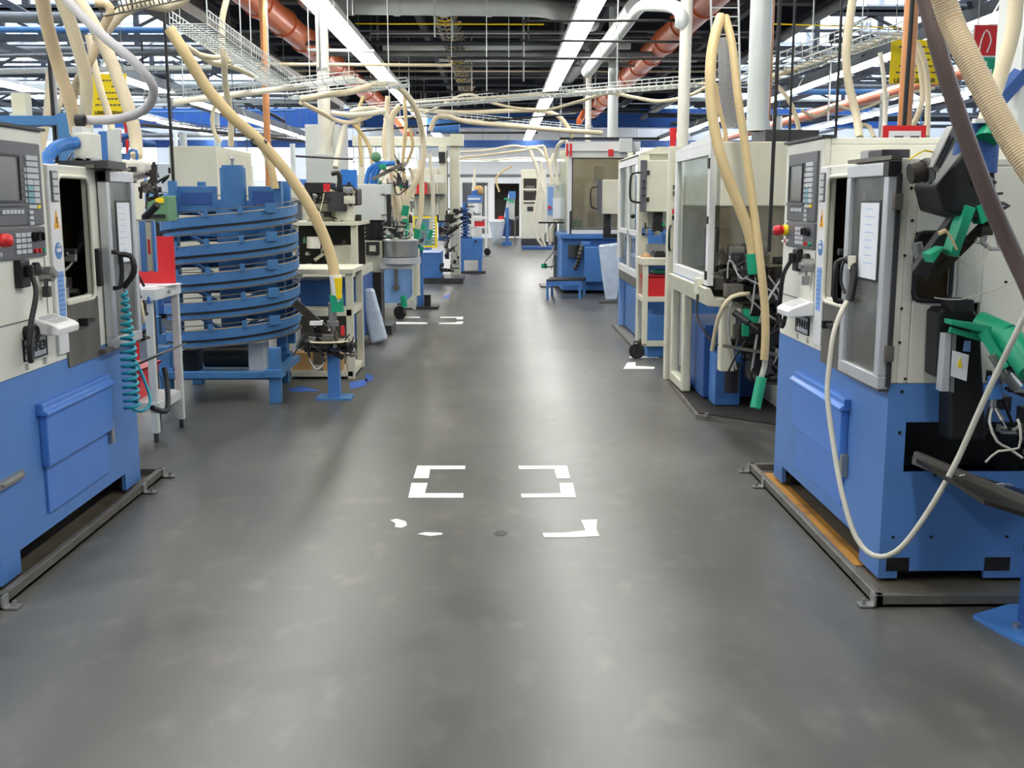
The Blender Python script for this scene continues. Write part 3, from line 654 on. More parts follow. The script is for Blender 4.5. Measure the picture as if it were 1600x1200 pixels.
P(A, 'front_panel', MB().box(1.435, 1.45, 7.5, 8.9, .83, .925), 'pale_blue')
P(A, 'coolant_trough', MB().prism([(1.4, .92), (1.42, .8), (1.75, .78), (1.75, .84), (1.47, .85), (1.44, .92)], 'y', 7.35, 8.95), 'beige', .005)
P(A, 'switch_box', MB().box(1.39, 1.43, 7.6, 7.72, .86, .97), 'cream', .005)
P(A, 'cable', MB().tube([(1.41, 7.66, .86), (1.4, 7.62, .7), (1.48, 7.5, .55), (1.55, 7.4, .52)], .009, 7), 'charcoal')
lg = MB(); post(lg, 1.45, 8.85, .05, .8, .07)
P(A, 'leg', lg, 'beige', .012); P(A, 'leg', post(MB(), 1.45, 8.3, .05, .8, .07), 'beige', .012)
P(A, 'foot_rail', MB().box(1.415, 1.485, 8.3, 8.85, .05, .13), 'beige', .012)
P(A, 'coolant_tank', MB().box(1.52, 2.0, 7.96, 8.8, .06, .6), 'deep_blue', .008)
P(A, 'lower_body', MB().box(1.98, 2.5, 7.45, 9, .05, 1.08), 'cream', .01)
P(A, 'support_column', MB().box(1.52, 1.62, 7.36, 7.46, .35, .85), 'cream', .005)
P(A, 'pump_box', MB().box(1.56, 1.74, 7.7, 7.94, .05, .42), 'mid_blue', .006)
P(A, 'pump', MB().cyl((1.66, 7.62, .16), (1.66, 7.62, .34), .05).cyl((1.66, 7.62, .34), (1.66, 7.62, .37), .06), 'black')
P(A, 'gripper_carriage', MB().box(1.6, 1.95, 7.2, 7.4, .55, .68).box(1.66, 1.9, 7.22, 7.4, .68, .82).box(1.7, 1.86, 7.2, 7.4, .3, .55), 'oily', .015)
P(A, 'slide_carriage', MB().box(1.56, 1.74, 7.28, 7.44, .84, .96).cyl((1.8, 7.25, .84), (1.8, 7.25, 1.05), .05), 'dark_metal', .01)
fittings(A, 1.55, 1.95, 7.14, 7.36, .3, 1.1, 46, 4, cables=18)
fittings(A, 1.52, 1.9, 7.15, 7.4, .85, 1.15, 12, 14, ('steel', 'dull_steel', 'oily', 'dark_metal'), cables=4)
fittings(A, 1.55, 1.9, 7.5, 8.2, .98, 1.15, 8, 31, ('steel', 'dull_steel', 'dark_metal'), cables=2)
P(A, 'gauge_arm', MB().tube([(1.53, 7.3, .96), (1.58, 7.2, 1.08), (1.68, 7.2, 1.12), (1.73, 7.3, 1.1)], .012, 8), 'black')
P(A, 'green_bracket', MB().box(1.62, 1.66, 7.14, 7.18, .62, .8).box(1.66, 1.78, 7.14, 7.18, .71, .75), 'green')
P(A, 'suction_pipe', MB().cyl((1.68, 7.25, .87), (1.92, 7.25, .87), .025), 'steel')
P(A, 'drip_rail', MB().bar((1.5, 7.2, .55), (1.85, 7.12, .5), .03, .02), 'dull_steel')
P(A, 'warning_lamp', MB().cyl((2.0, 7.1, 1.3), (1.85, 7.12, 1.24), .012), 'steel')
S('fluid_hose', MB().tube([(1.46, 7.35, .5), (1.47, 7.2, .75), (1.54, 7.15, .88), (1.66, 7.18, .9)], .015, 8), 'hose_beige', 'short beige fluid hose arching over the oily grippers above the black mat', 'hose')
pl = T('floor_mat', 'black studded mat on a steel tray before the glass door machine', 'floor mat', (1.8, 7.9, 0))
pg = [(1.42, 8.9), (1.38, 7.44), (1.84, 7.02), (2.4, 6.98), (2.4, 8.9)]
P(pl, 'tray', MB().prism(pg, 'z', .0, .035), 'dull_steel'); P(pl, 'rubber_mat', MB().prism([(1.8 + (x - 1.8) * .95, 7.9 + (y - 7.9) * .96) for x, y in pg], 'z', .035, .045), 'mat_black')
P(pl, 'tray_bolt', MB().cyl((1.44, 7.36, .035), (1.44, 7.36, .06), .015), 'steel')
sp = T('support_post', 'cream post with switches between the glass door machine and the red bin cart', 'post', (1.47, 9.2, 0))
P(sp, 'column', MB().box(1.42, 1.53, 9.15, 9.26, 0, 1.95), 'cream', .006)
for z, m in ((1.6, 'panel_grey'), (1.55, 'panel_grey'), (1.45, 'white'), (1.4, 'red'), (1.35, 'black')): P(sp, 'switch', MB().box(1.45, 1.5, 9.135, 9.15, z, z + .035), m)
P(sp, 'handle', MB().tube([(1.44, 9.15, 1.3), (1.42, 9.08, 1.28), (1.42, 9.08, 1.12), (1.44, 9.15, 1.1)], .01, 7), 'black')
P(sp, 'signal_lamp', MB().cyl((1.45, 9.2, 1.95), (1.45, 9.2, 2.0), .025).cyl((1.45, 9.2, 2.0), (1.45, 9.2, 2.1), .03), 'red', label='red signal lamp on top')
# ------------------------------------------------------------------ cart with the red bin
ct = T('tool_cart', 'beige frame cart with a black caster carrying a red bin', 'cart', (1.6, 10.6, 0))
for x in (1.41, 1.78):
    for y in (10.42, 10.8): P(ct, 'leg', post(MB(), x, y, .14 if x < 1.5 else .05, .92, .05), 'beige', .004)
P(ct, 'top', MB().box(1.37, 1.82, 10.38, 10.83, .9, .97), 'beige', .006)
P(ct, 'shelf', MB().box(1.38, 1.8, 10.4, 10.82, .55, .6), 'beige', .004)
P(ct, 'bottom_rail', MB().box(1.39, 1.8, 10.42, 10.47, .12, .17), 'beige'); P(ct, 'bottom_rail', MB().box(1.39, 1.8, 10.78, 10.82, .12, .17), 'beige')
caster(ct, 1.34, 10.42, .072); caster(ct, 1.44, 10.8, .06)
b_ = S('parts_bin', MB().prism([(1.43, .6), (1.76, .6), (1.78, .79), (1.41, .79)], 'y', 10.45, 10.76), 'red', 'red plastic bin on the shelf of the beige cart', 'bin')
P(b_, 'lip', MB().rimx(10.45, 10.76, .78, .8, .01, 1.4, 1.79), 'red')
S('hose_coil', MB().tube([(1.6 + .1 * math.cos(a * .5), 10.6 + .08 * math.sin(a * .5), .83) for a in range(13)], .018, 8, raw=True), 'green', 'small coil of green hose lying on the red bin', 'hose')
S('tool_box', MB().box(1.5, 1.68, 10.5, 10.7, .97, 1.01).box(1.52, 1.6, 10.5, 10.56, 1.01, 1.03), 'black', 'flat black tool box on top of the beige cart', 'box')
S('cleaning_cloth', MB().lathe([(.001, .05), (.03, .04), (.05, .015), (.06, 0)], (1.43, 10.55, .97), 12), 'skin_tan', 'tan cleaning rag heaped on the corner of the beige cart', 'rag')
S('coolant_canister', MB().box(1.45, 1.62, 10.5, 10.75, 0, .42).cyl((1.5, 10.6, .42), (1.5, 10.6, .46), .025), 'mid_blue', 'blue canister standing under the beige cart', 'canister', bevel=.02)
# ================================================================== machine B : glass sided, control box on the near end
Bm = T('assembly_machine', 'cream machine with a tall glass door and grey handled control box on its end', 'machine', (1.8, 12, 0))
P(Bm, 'base_cabinet', MB().box(1.5, 2.4, 11.25, 13, .05, .9), 'mid_blue', .01)
P(Bm, 'corner_post', MB().box(1.42, 1.52, 11.1, 11.2, .05, 1.98), 'cream', .005); P(Bm, 'corner_post', MB().box(1.42, 1.5, 12.95, 13.05, .85, 1.98), 'cream', .005)
P(Bm, 'roof', MB().prism([(1.42, 1.97), (2.4, 1.97), (2.4, 2.04), (1.6, 2.04)], 'y', 11.1, 13.05), 'cream')
P(Bm, 'side_panel', MB().box(1.5, 2.4, 11.15, 11.19, 1.25, 1.97), 'cream')
d = P(Bm, 'glass_door', MB().rimx(11.22, 12.95, .72, 1.95, .07, 1.42, 1.46).box(1.42, 1.46, 12.0, 12.06, .79, 1.88).box(1.42, 1.46, 11.3, 12.9, 1.15, 1.2), 'white')
P(d, 'pane', MB().box(1.435, 1.442, 11.28, 12.9, .78, 1.9), 'glass'); P(d, 'handle', MB().ball((1.41, 11.5, 1.35), .025), 'black')
P(Bm, 'back_wall', MB().box(2.1, 2.14, 11.2, 13, .9, 1.97), 'palegrey')
P(Bm, 'lower_sheet', MB().box(1.43, 1.45, 11.3, 12.9, .62, .72), 'dull_steel')
P(Bm, 'leg', post(MB(), 1.46, 11.25, .05, .62, .06), 'pale_blue'); P(Bm, 'leg', post(MB(), 1.46, 12.9, .05, .85, .06), 'pale_blue')
P(Bm, 'spindle', MB().cyl((1.8, 11.9, 1.2), (1.8, 11.9, 1.7), .1), 'steel')
cbx = P(Bm, 'control_box', MB().box(1.46, 1.78, 10.86, 11.12, 1.4, 1.9), 'cream', .008)
P(cbx, 'hinge_plate', MB().box(1.4, 1.46, 10.84, 10.9, 1.4, 1.9), 'panel_grey')
P(cbx, 'handle', MB().tube([(1.41, 10.85, 1.78), (1.32, 10.84, 1.77), (1.3, 10.84, 1.7), (1.3, 10.84, 1.54), (1.33, 10.84, 1.5), (1.41, 10.85, 1.49)], .011, 8), 'black')
for z in (1.56, 1.63, 1.7): P(cbx, 'knob', MB().cyl((1.43, 10.84, z), (1.43, 10.81, z), .012), 'black')
for z in (1.5, 1.76): P(cbx, 'clasp', MB().box(1.45, 1.49, 10.845, 10.86, z, z + .04), 'black')
P(Bm, 'swivel_arm', MB().cyl((1.6, 11.0, 1.25), (1.6, 11.0, 1.4), .05).box(1.55, 1.65, 10.95, 11.05, 1.2, 1.3), 'black')
P(Bm, 'work_bench', MB().box(1.5, 1.9, 10.95, 11.15, 1.0, 1.08), 'steel')
fittings(Bm, 1.5, 1.8, 10.95, 11.12, .85, 1.3, 16, 8, ('dull_steel', 'dark_metal', 'steel', 'mid_blue', 'green'), cables=5)
P(Bm, 'spill_tray', MB().box(1.38, 2.4, 11.0, 13.1, 0, .04), 'dull_steel')
# ================================================================== machine C : glazed cell facing the camera
Cm = T('glazed_cell', 'white framed glazed cell on a blue base with red corner clamps', 'machine', (1.55, 18.8, 0))
YC = 18.0
P(Cm, 'base_cabinet', MB().box(1.05, 2.4, YC, 19.8, .05, .92), 'mid_blue', .01)
P(Cm, 'base_ledge', MB().box(1.02, 2.4, YC - .1, 19.8, .9, .98), 'mid_blue', .008)
fr = P(Cm, 'front_frame', MB().rim(1.13, 2.1, .98, 2.3, .09, YC - .06, YC), 'white', .005)
P(Cm, 'window_pane', MB().box(1.2, 2.04, YC - .035, YC - .028, 1.04, 2.2), 'brown_glass')
P(Cm, 'pane_gasket', MB().rim(1.2, 2.04, 1.05, 2.2, .018, YC - .065, YC - .02), 'black')
P(Cm, 'head_beam', MB().box(1.1, 2.3, YC - .1, YC + .1, 2.3, 2.46), 'white', .006)
P(Cm, 'top_rail', MB().box(1.0, 2.6, YC - .12, YC - .06, 2.48, 2.52), 'black')
for x in (1.1, 1.16): P(Cm, 'clamp', MB().box(x, x + .035, YC - .13, YC - .1, 2.22, 2.42), 'red')
P(Cm, 'clamp', MB().box(1.78, 1.86, YC - .13, YC - .1, 2.22, 2.33), 'red')
P(Cm, 'side_wall', MB().box(2.2, 2.24, YC, 19.8, .98, 2.4), 'cream'); P(Cm, 'back_wall', MB().box(1.1, 2.24, 19.76, 19.8, .98, 2.4), 'beige')
P(Cm, 'side_pane', MB().box(1.1, 1.11, YC, 19.76, .98, 2.3), 'glass')
P(Cm, 'inner_unit', MB().box(1.5, 2.0, 18.4, 19.2, .98, 1.6).box(1.6, 1.8, 18.5, 18.9, 1.6, 2.1), 'beige', .02)
P(Cm, 'motor', MB().cyl((1.35, 18.6, .98), (1.35, 18.6, 1.2), .08), 'green')
P(Cm, 'junction_box', MB().box(1.95, 2.15, YC - .25, YC - .11, 2.28, 2.5), 'palegrey', .005)
P(Cm, 'gas_spring', MB().cyl((1.18, YC - .12, .98), (1.18, YC - .12, 1.35), .015), 'black')
P(Cm, 'water_drum', MB().cyl((1.25, YC - .02, .6), (1.25, YC - .02, .8), .1), 'charcoal')
P(Cm, 'drive_block', MB().box(1.4, 1.75, YC - .25, YC, .2, .78).box(1.35, 1.5, YC - .2, YC, .78, .86), 'mid_blue', .02)
P(Cm, 'ribbed_hose', MB().tube([(1.38, YC - .15, .85), (1.33, YC - .2, .65), (1.3, YC - .15, .5), (1.25, YC - .1, .4)], .035, 10, rib=.1, step=.02), ['dull_steel', 'dark_metal'])
P(Cm, 'gauge', MB().cyl((1.72, YC - .15, .55), (1.72, YC - .2, .55), .06), 'steel')
P(Cm, 'pipe', MB().tube([(1.6, YC - .22, .25), (1.9, YC - .24, .22), (1.9, YC - .24, .5)], .015, 8), 'pale_blue')
c2 = P(Cm, 'control_box', MB().box(1.54, 1.84, 16.35, 16.65, 1.32, 1.82), 'cream', .008)
P(c2, 'hinge_plate', MB().box(1.46, 1.54, 16.33, 16.4, 1.32, 1.82), 'panel_grey'); P(c2, 'handle', MB().tube([(1.48, 16.34, 1.72), (1.39, 16.33, 1.7), (1.37, 16.33, 1.6), (1.39, 16.33, 1.42), (1.48, 16.34, 1.4)], .012, 7), 'black')
P(Cm, 'pedestal', MB().cyl((1.64, 16.5, 1.02), (1.64, 16.5, 1.32), .06).box(1.58, 1.9, 16.4, 16.6, .96, 1.02).tube([(1.85, 16.5, .98), (1.98, 16.45, .9), (2.0, 16.6, .5), (1.98, 17.9, .4)], .03, 8), 'black')
S('wrapped_part', MB().prism([(1.5, .86), (1.84, .9), (1.83, .35), (1.78, .04), (1.62, .03), (1.56, .4)], 'y', 16.3, 16.42), 'film', 'part wrapped in silvery plastic film leaning below the control box', 'package', bevel=.03)
S('floor_rail', MB().bar((1.5, 16.2, .02), (1.95, 16.35, .02), .04, .03), 'dull_steel', 'steel rail lying on the floor under the plastic wrapped part', 'rail')
sl = T('step_stool', 'low blue steel step stool on the floor before the glazed cell', 'stool', (1.1, 17.2, 0))
P(sl, 'tread', MB().prism([(.75, 16.95), (1.3, 17.05), (1.42, 17.6), (.85, 17.6)], 'z', .25, .3), 'dark_metal', label='dark ribbed tread')
P(sl, 'apron', MB().bar((.75, 16.95, .24), (1.3, 17.05, .24), .02, .07), 'mid_blue')
for x, y in ((.77, 16.97), (1.28, 17.06), (1.39, 17.57), (.87, 17.57)): P(sl, 'leg', post(MB(), x, y, 0, .27, .04), 'mid_blue')
# ------------------------------------------------------------------ small control pedestal left of the cell, farther on
kp = T('control_pedestal', 'grey control pedestal with a white sheet clipped to it, beside the glazed cell', 'control panel', (.95, 19.5, 0))
p0 = at(868, 345, 19.5)
P(kp, 'post', MB().box(p0.x - .03, p0.x + .03, 19.5, 19.56, 0, p0.z), 'pipe_grey')
a1, a2 = at(854, 290, 19.5), at(880, 345, 19.5)
P(kp, 'housing', MB().box(a1.x, a2.x, 19.45, 19.65, a2.z, a1.z + .05), 'palegrey', .01)
P(kp, 'panel', MB().box(a1.x + .02, a1.x + .12, 19.44, 19.45, a2.z + .1, a1.z - .02), 'pale_blue')
a1, a2 = at(864, 309, 19.4), at(881, 342, 19.4)
P(kp, 'sheet', MB().box(a1.x, a2.x, 19.41, 19.42, a2.z, a1.z), 'paper')
P(kp, 'stop_button', MB().cyl((a1.x - .06, 19.44, a2.z + .2), (a1.x - .06, 19.4, a2.z + .2), .03), 'red')
P(kp, 'tray', MB().box(a1.x - .25, a2.x, 19.3, 19.6, a2.z - .08, a2.z - .05), 'dark_metal')
fittings(kp, a1.x - .15, a2.x + .1, 19.35, 19.5, .3, .85, 12, 77, ('green', 'steel', 'charcoal', 'palegrey'), cables=6, cmat='hose_beige')
S('spill_tray', MB().box(.75, 1.2, 19.2, 19.9, 0, .03), 'dull_steel', 'flat steel tray on the floor under the grey control pedestal', 'tray')
# ------------------------------------------------------------------ far beige switch cabinet
a1, a2 = at(815, 265, 36), at(853, 372, 36)
fc = T('switch_cabinet', 'tall beige switch cabinet with a small dark screen, far right of the aisle', 'cabinet', ((a1.x + a2.x) / 2, 36.4, 0))
P(fc, 'body', MB().box(a1.x, a2.x, 36, 36.9, .3, a1.z), 'cream', .01)
P(fc, 'plinth', MB().box(a1.x, a2.x + .3, 36, 37, 0, .3), 'charcoal')
s1, s2 = at(818, 278, 36), at(838, 318, 36)
P(fc, 'screen_recess', MB().box(s1.x, s2.x, 35.98, 36, s2.z, s1.z), 'dark_metal')
P(fc, 'screen', MB().box(s1.x + .06, s2.x - .06, 35.96, 35.98, s1.z - .45, s1.z - .25), 'screen')
for k in range(3): P(fc, 'bezel_bar', MB().box(s1.x - .02, s2.x + .02, 35.95, 35.98, s1.z - .02 - k * .38, s1.z + .04 - k * .38), 'cream')
P(fc, 'emblem', MB().box(s1.x + .12, s2.x - .1, 35.98, 36, s2.z - .25, s2.z - .1), 'charcoal')
S('spill_tray', MB().box(a1.x, a2.x + .7, 34.6, 35.9, 0, .08), 'deep_blue', 'low dark blue tray on the floor before the far beige cabinet', 'tray')
# ================================================================== near right : feeder arms of the lathe, post, chip tray
fa = T('loading_unit', 'dark slanted feeder arm with a green jaw reaching into the right lathe', 'feeder', (1.6, 3.85, 1.2))
q = lambda x, y, Y=3.82: at(x, y, Y)
P(fa, 'arm_beam', MB().bar(q(1434, 425, 3.98), q(1545, 275, 3.8), .055, .05, up=(0, 1, 0)), 'charcoal', .004)
P(fa, 'arm_beam', MB().bar(q(1450, 440, 4.0), q(1555, 335, 3.86), .03, .025, up=(0, 1, 0)), 'dark_metal')
P(fa, 'green_jaw', MB().prism([(q(1478, 395).x, q(1478, 395).z), (q(1503, 320).x, q(1503, 320).z), (q(1518, 325).x, q(1518, 325).z), (q(1490, 402).x, q(1490, 402).z)], 'y', 3.78, 3.86), 'green', .004)
P(fa, 'green_jaw', MB().prism([(q(1450, 397).x, q(1450, 397).z), (q(1472, 385).x, q(1472, 385).z), (q(1455, 410).x, q(1455, 410).z)], 'y', 3.8, 3.88), 'green')
P(fa, 'green_jaw', MB().prism([(q(1520, 322).x, q(1520, 322).z), (q(1534, 318).x, q(1534, 318).z), (q(1538, 345).x, q(1538, 345).z), (q(1528, 350).x, q(1528, 350).z)], 'y', 3.79, 3.86), 'green')
P(fa, 'head_block', MB().prism([(q(x, y).x, q(x, y).z) for x, y in ((1460, 290), (1520, 215), (1550, 240), (1555, 330), (1525, 345), (1470, 330))], 'y', 3.8, 4.02), 'black', .01)
P(fa, 'cover_plate', MB().prism([(q(x, y, 3.76).x, q(x, y, 3.76).z) for x, y in ((1452, 262), (1486, 196), (1496, 214), (1463, 270))], 'y', 3.74, 3.8), 'steel', .004, label='pale vented cover plate')
P(fa, 'cover_rib', MB().bar(q(1462, 258, 3.73), q(1484, 212, 3.73), .006, .006), 'charcoal'); P(fa, 'cover_rib', MB().bar(q(1467, 262, 3.73), q(1490, 215, 3.73), .006, .006), 'charcoal')
P(fa, 'motor', MB().cyl(q(1422, 272), q(1442, 268), .035, 18).cyl(q(1442, 268), q(1455, 265), .04, 18), 'dark_metal', label='small round motor')
P(fa, 'motor_flange', MB().cyl(q(1446, 268, 3.81), q(1452, 267, 3.81), .046, 18), 'steel')
P(fa, 'wire', MB().tube([q(1420, 250), q(1445, 235), q(1470, 240), q(1490, 225)], .003, 6), 'yellow')
P(fa, 'brass_fitting', MB().cyl(q(1467, 365, 3.77), q(1478, 360, 3.77), .008).tube([q(1478, 360, 3.77), q(1488, 375, 3.76), q(1495, 390, 3.76)], .004, 6), 'hose_tan')
P(fa, 'grip_tip', MB().cyl(q(1432, 380, 4.0), q(1440, 412, 4.0), .02), 'steel')
P(fa, 'thin_cable', MB().tube([q(1490, 375), q(1500, 405), q(1520, 415), q(1540, 400), q(1545, 380)], .002, 5).tube([q(1460, 465, 4.02), q(1500, 468, 3.9), q(1560, 450, 3.8), q(1590, 435, 3.8)], .0022, 5), 'cable')
P(fa, 'bolt_row', MB().cyl(q(1527, 380), q(1531, 372), .012).cyl(q(1535, 378), q(1538, 368), .012), 'steel')
fittings(fa, q(1530, 300).x, q(1545, 300).x, 3.8, 3.95, 1.35, 1.6, 10, 3, ('dark_metal', 'steel', 'charcoal'), cables=3, size=.04)
cap = T('blower', 'dark blue blower with a green inlet cone above the right lathe', 'blower', (1.66, 3.85, 1.6))
c0 = q(1525, 225, 3.86)
P(cap, 'body', MB().cyl(c0 + Vector((0, 0, -.1)), c0 + Vector((0, 0, .07)), .075, 24), 'deep_blue', .01)
P(cap, 'inlet_cone', MB().cyl(c0 + Vector((.0, -.09, .01)), c0 + Vector((.02, -.06, .08)), .045, 20, r2=.015), 'green')
P(cap, 'label_band', MB().box(c0.x - .05, c0.x + .03, c0.y - .1, c0.y - .07, c0.z + .065, c0.z + .08), 'white')
P(cap, 'base', MB().cyl(c0 + Vector((0, 0, -.16)), c0 + Vector((0, 0, -.1)), .06, 20), 'black')
lo = T('unloading_arm', 'black unloading unit with green clamps and a hazard label on the right lathe end', 'feeder', (1.75, 3.95, .7))
w_ = lambda x, y, Y=3.95: (at(x, y, Y).x, at(x, y, Y).z)
P(lo, 'housing', MB().prism([w_(1470, 490), w_(1478, 483), w_(1525, 483), w_(1536, 500), w_(1545, 690), w_(1488, 690), w_(1490, 600), w_(1466, 590)], 'y', 3.97, 4.09), 'black', .01)
P(lo, 'motor_cap', MB().prism([w_(1487, 468), w_(1518, 468), w_(1518, 486), w_(1487, 486)], 'y', 3.93, 4.05), 'black')
P(lo, 'slide_profile', MB().prism([w_(1472, 520), w_(1482, 520), w_(1478, 610), w_(1465, 610)], 'y', 3.92, 3.97), 'aluminium', .003, label='aluminium slide profile')
P(lo, 'slide_profile', MB().prism([w_(1484, 522), w_(1491, 522), w_(1487, 612), w_(1480, 611)], 'y', 3.93, 3.97), 'steel')
gp_ = [w_(1480, 498, 3.9), w_(1540, 507, 3.9), w_(1568, 520, 3.9), w_(1600, 550, 3.9), w_(1600, 562, 3.9), w_(1535, 520, 3.9), w_(1480, 506, 3.9)]
P(lo, 'green_clamp', MB().prism(gp_, 'y', 3.86, 3.93), 'green', .004)
P(lo, 'green_clamp', MB().bar(q(1484, 515, 3.9), q(1536, 530, 3.9), .02, .02), 'green'); P(lo, 'green_clamp', MB().bar(q(1536, 518, 3.87), q(1572, 575, 3.8), .02, .035), 'green')
P(lo, 'green_tube', MB().cyl(q(1530, 505, 3.95), q(1575, 525, 3.85), .045, 16).cyl(q(1575, 525, 3.85), q(1612, 580, 3.72), .048, 16), 'green')
lb = P(lo, 'hazard_label', MB().prism([w_(1490, 548, 3.9), w_(1515, 555, 3.9), w_(1511, 596, 3.9), w_(1487, 588, 3.9)], 'y', 3.905, 3.91), 'paper', label='white label with a yellow hazard triangle')
P(lb, 'triangle', MB().prism([w_(1496, 573, 3.9), w_(1504, 575, 3.9), w_(1501, 558, 3.9)], 'y', 3.902, 3.905), 'yellow')
P(lo, 'maker_label', MB().prism([w_(1508, 533, 3.93), w_(1518, 533, 3.93), w_(1517, 550, 3.93), w_(1506, 549, 3.93)], 'y', 3.935, 3.94), 'pale_blue')
P(lo, 'link_rod', MB().cyl(q(1550, 555), q(1572, 590), .014).cyl(q(1572, 585), q(1590, 605), .02), 'steel')
P(lo, 'air_valve', MB().cyl(q(1552, 588, 3.85), q(1552, 600, 3.85), .02).cyl(q(1552, 602, 3.85), q(1552, 622, 3.85), .03), 'mid_blue'); P(lo, 'valve_stem', MB().cyl(q(1552, 622, 3.85), q(1551, 636, 3.85), .012), 'steel')
P(lo, 'air_line', MB().tube([q(1551, 635, 3.85), q(1546, 660, 3.84), q(1558, 690, 3.82), q(1575, 700, 3.82), q(1598, 716, 3.8)], .005, 6), 'cable')
P(lo, 'air_line', MB().tube([q(1590, 655, 3.8), q(1594, 670, 3.78), q(1592, 700, 3.78), q(1560, 705, 3.8), q(1540, 722, 3.82)], .005, 6), 'cable')
fittings(lo, 1.82, 2.0, 3.85, 4.02, .58, .95, 14, 55, ('black', 'dark_metal', 'charcoal', 'steel'), cables=4, cmat='cable', size=.045)
tr = T('chip_tray', 'oily steel chip tray sticking out of the right lathe end', 'tray', (1.8, 3.9, .4))
P(tr, 'tray_floor', MB().prism([(1.6, .53), (2.15, .36), (2.15, .345), (1.6, .515)], 'y', 3.45, 4.09), 'oily')
P(tr, 'edge_strip', MB().bar((1.6, 4.06, .53), (1.95, 3.46, .425), .02, .05), 'dull_steel')
rs = random.Random(5)
for k in range(9):
    x = rs.uniform(1.68, 2.0); y = rs.uniform(3.8, 4.0)
    S('metal_chip', MB().tube([(x, y, .53 - (x - 1.6) * .309 + .008), (x + .012, y - .01, .53 - (x - 1.6) * .309 + .014), (x + .02, y + .008, .53 - (x - 1.6) * .309 + .008)], .003, 5, step=.006), 'aluminium', 'tiny bright metal chip lying in the oily chip tray', 'metal chip', 'chips in the tray')
bp = T('support_stand', 'blue steel stand with a bolted foot plate at the right frame edge', 'stand', (1.93, 3.7, 0))
P(bp, 'foot_plate', MB().prism([flo(1520, 966)[:2], flo(1560, 990)[:2], flo(1640, 1032)[:2], flo(1660, 960)[:2], flo(1590, 945)[:2]], 'z', 0, .015), 'mid_blue')
P(bp, 'column', MB().box(1.865, 1.97, 3.6, 3.7, .015, .42), 'deep_blue', .004)
P(bp, 'bolt', MB().cyl((1.83, 3.63, .015), (1.83, 3.63, .03), .014, 6), 'steel')
P(bp, 'cable', MB().tube([(1.86, 3.6, .03), (1.84, 3.55, .022), (1.9, 3.5, .022), (2.0, 3.48, .022)], .008, 6), 'charcoal')
# red framed notice and behind-lathe items
n0, n1_ = at(1381, 196, 6.2), at(1446, 224, 6.2)
ns = S('notice_board', MB().box(n0.x, n1_.x, 6.2, 6.22, n1_.z - .08, n0.z), 'red', 'red bordered white notice showing two pictures, behind the right lathe', 'sign')
P(ns, 'sheet', MB().box(n0.x + .03, n1_.x - .03, 6.194, 6.2, n1_.z - .05, n0.z - .03), 'paper')
for k in range(2): P(ns, 'picture', MB().box(n0.x + .06 + k * .09, n0.x + .11 + k * .09, 6.19, 6.194, n1_.z - .03, n1_.z + .04), 'panel_grey')
S('sign_post', MB().box(n0.x + .1, n0.x + .13, 6.22, 6.25, 0, n0.z), 'pipe_grey', 'grey post holding the red bordered notice', 'post')
# ================================================================== left side
tb = T('work_table', 'narrow pale grey table on thin legs behind the left lathe', 'table', (-2.45, 6.95, 0))
for x, y in ((-2.16, 6.75), (-2.13, 7.2), (-2.8, 6.75), (-2.8, 7.2)):
    P(tb, 'leg', post(MB(), x, y, .06, .9, .045), 'palegrey', .004); P(tb, 'foot', MB().cyl((x, y, 0), (x, y, .06), .015), 'charcoal')
P(tb, 'top', MB().box(-2.85, -2.1, 6.7, 7.24, .9, .97), 'palegrey', .005)
P(tb, 'shelf', MB().box(-2.83, -2.12, 6.72, 7.22, .2, .26), 'palegrey', .004)
P(tb, 'drawer_lock', MB().cyl((-2.095, 6.95, .935), (-2.085, 6.95, .935), .014), 'steel')
for i, (x, y, a) in enumerate(((-2.3, 6.9, .1), (-2.22, 7.05, -.2), (-2.5, 6.95, .3))):
    S('paper_sheet', MB().obox((x, y, .972 + i * .002), (.3, .21, .0015), Matrix.Rotation(a, 3, 'Z')), 'paper', 'loose white paper sheet on the pale grey table, ' + ('middle of the spread', 'nearest the back edge', 'lowest to the left')[i], 'paper')
rb = S('red_panel', MB().box(-2.42, -2.08, 7.05, 7.07, .98, 1.28), 'red', 'flat red sheet metal panel standing on the pale grey table', 'panel')
P(rb, 'hook', MB().cyl((-2.37, 7.05, 1.22), (-2.37, 7.03, 1.22), .008), 'black')
bn = T('document_folder', 'blue edged plastic document folders hanging behind the left lathe door', 'folder', (-1.93, 5.95, 1.12))
P(bn, 'cover', MB().box(-2.0, -1.925, 5.93, 5.94, 1.13, 1.39), 'paper', label='printed front sheet'); P(bn, 'spine', MB().box(-1.925, -1.895, 5.92, 5.95, 1.125, 1.395), 'lathe_blue')
P(bn, 'page', MB().box(-1.895, -1.86, 5.93, 5.94, 1.13, 1.39), 'beige', label='pinkish page with a red mark'); P(bn, 'red_mark', MB().box(-1.885, -1.875, 5.926, 5.93, 1.22, 1.3), 'red'); P(bn, 'spine', MB().box(-1.86, -1.845, 5.92, 5.95, 1.125, 1.395), 'lathe_blue')
P(bn, 'hanger', MB().bar((-2.05, 5.95, 1.4), (-1.85, 5.95, 1.4), .01, .01), 'steel')
rbin = S('parts_bin', MB().prism([(-2.7, .26), (-2.28, .26), (-2.24, .46), (-2.74, .46)], 'y', 6.8, 7.15), 'red', 'red plastic bin on the lower shelf of the pale grey table', 'bin')
P(rbin, 'lip', MB().rimx(6.79, 7.16, .45, .465, .012, -2.75, -2.23), 'red')
S('chute_plate', MB().prism([(-2.0, .62), (-1.8, .7), (-1.8, .69), (-2.0, .605)], 'y', 5.8, 6.25), 'dull_steel', 'tilted steel chute plate at the far end of the left lathe', 'chute')
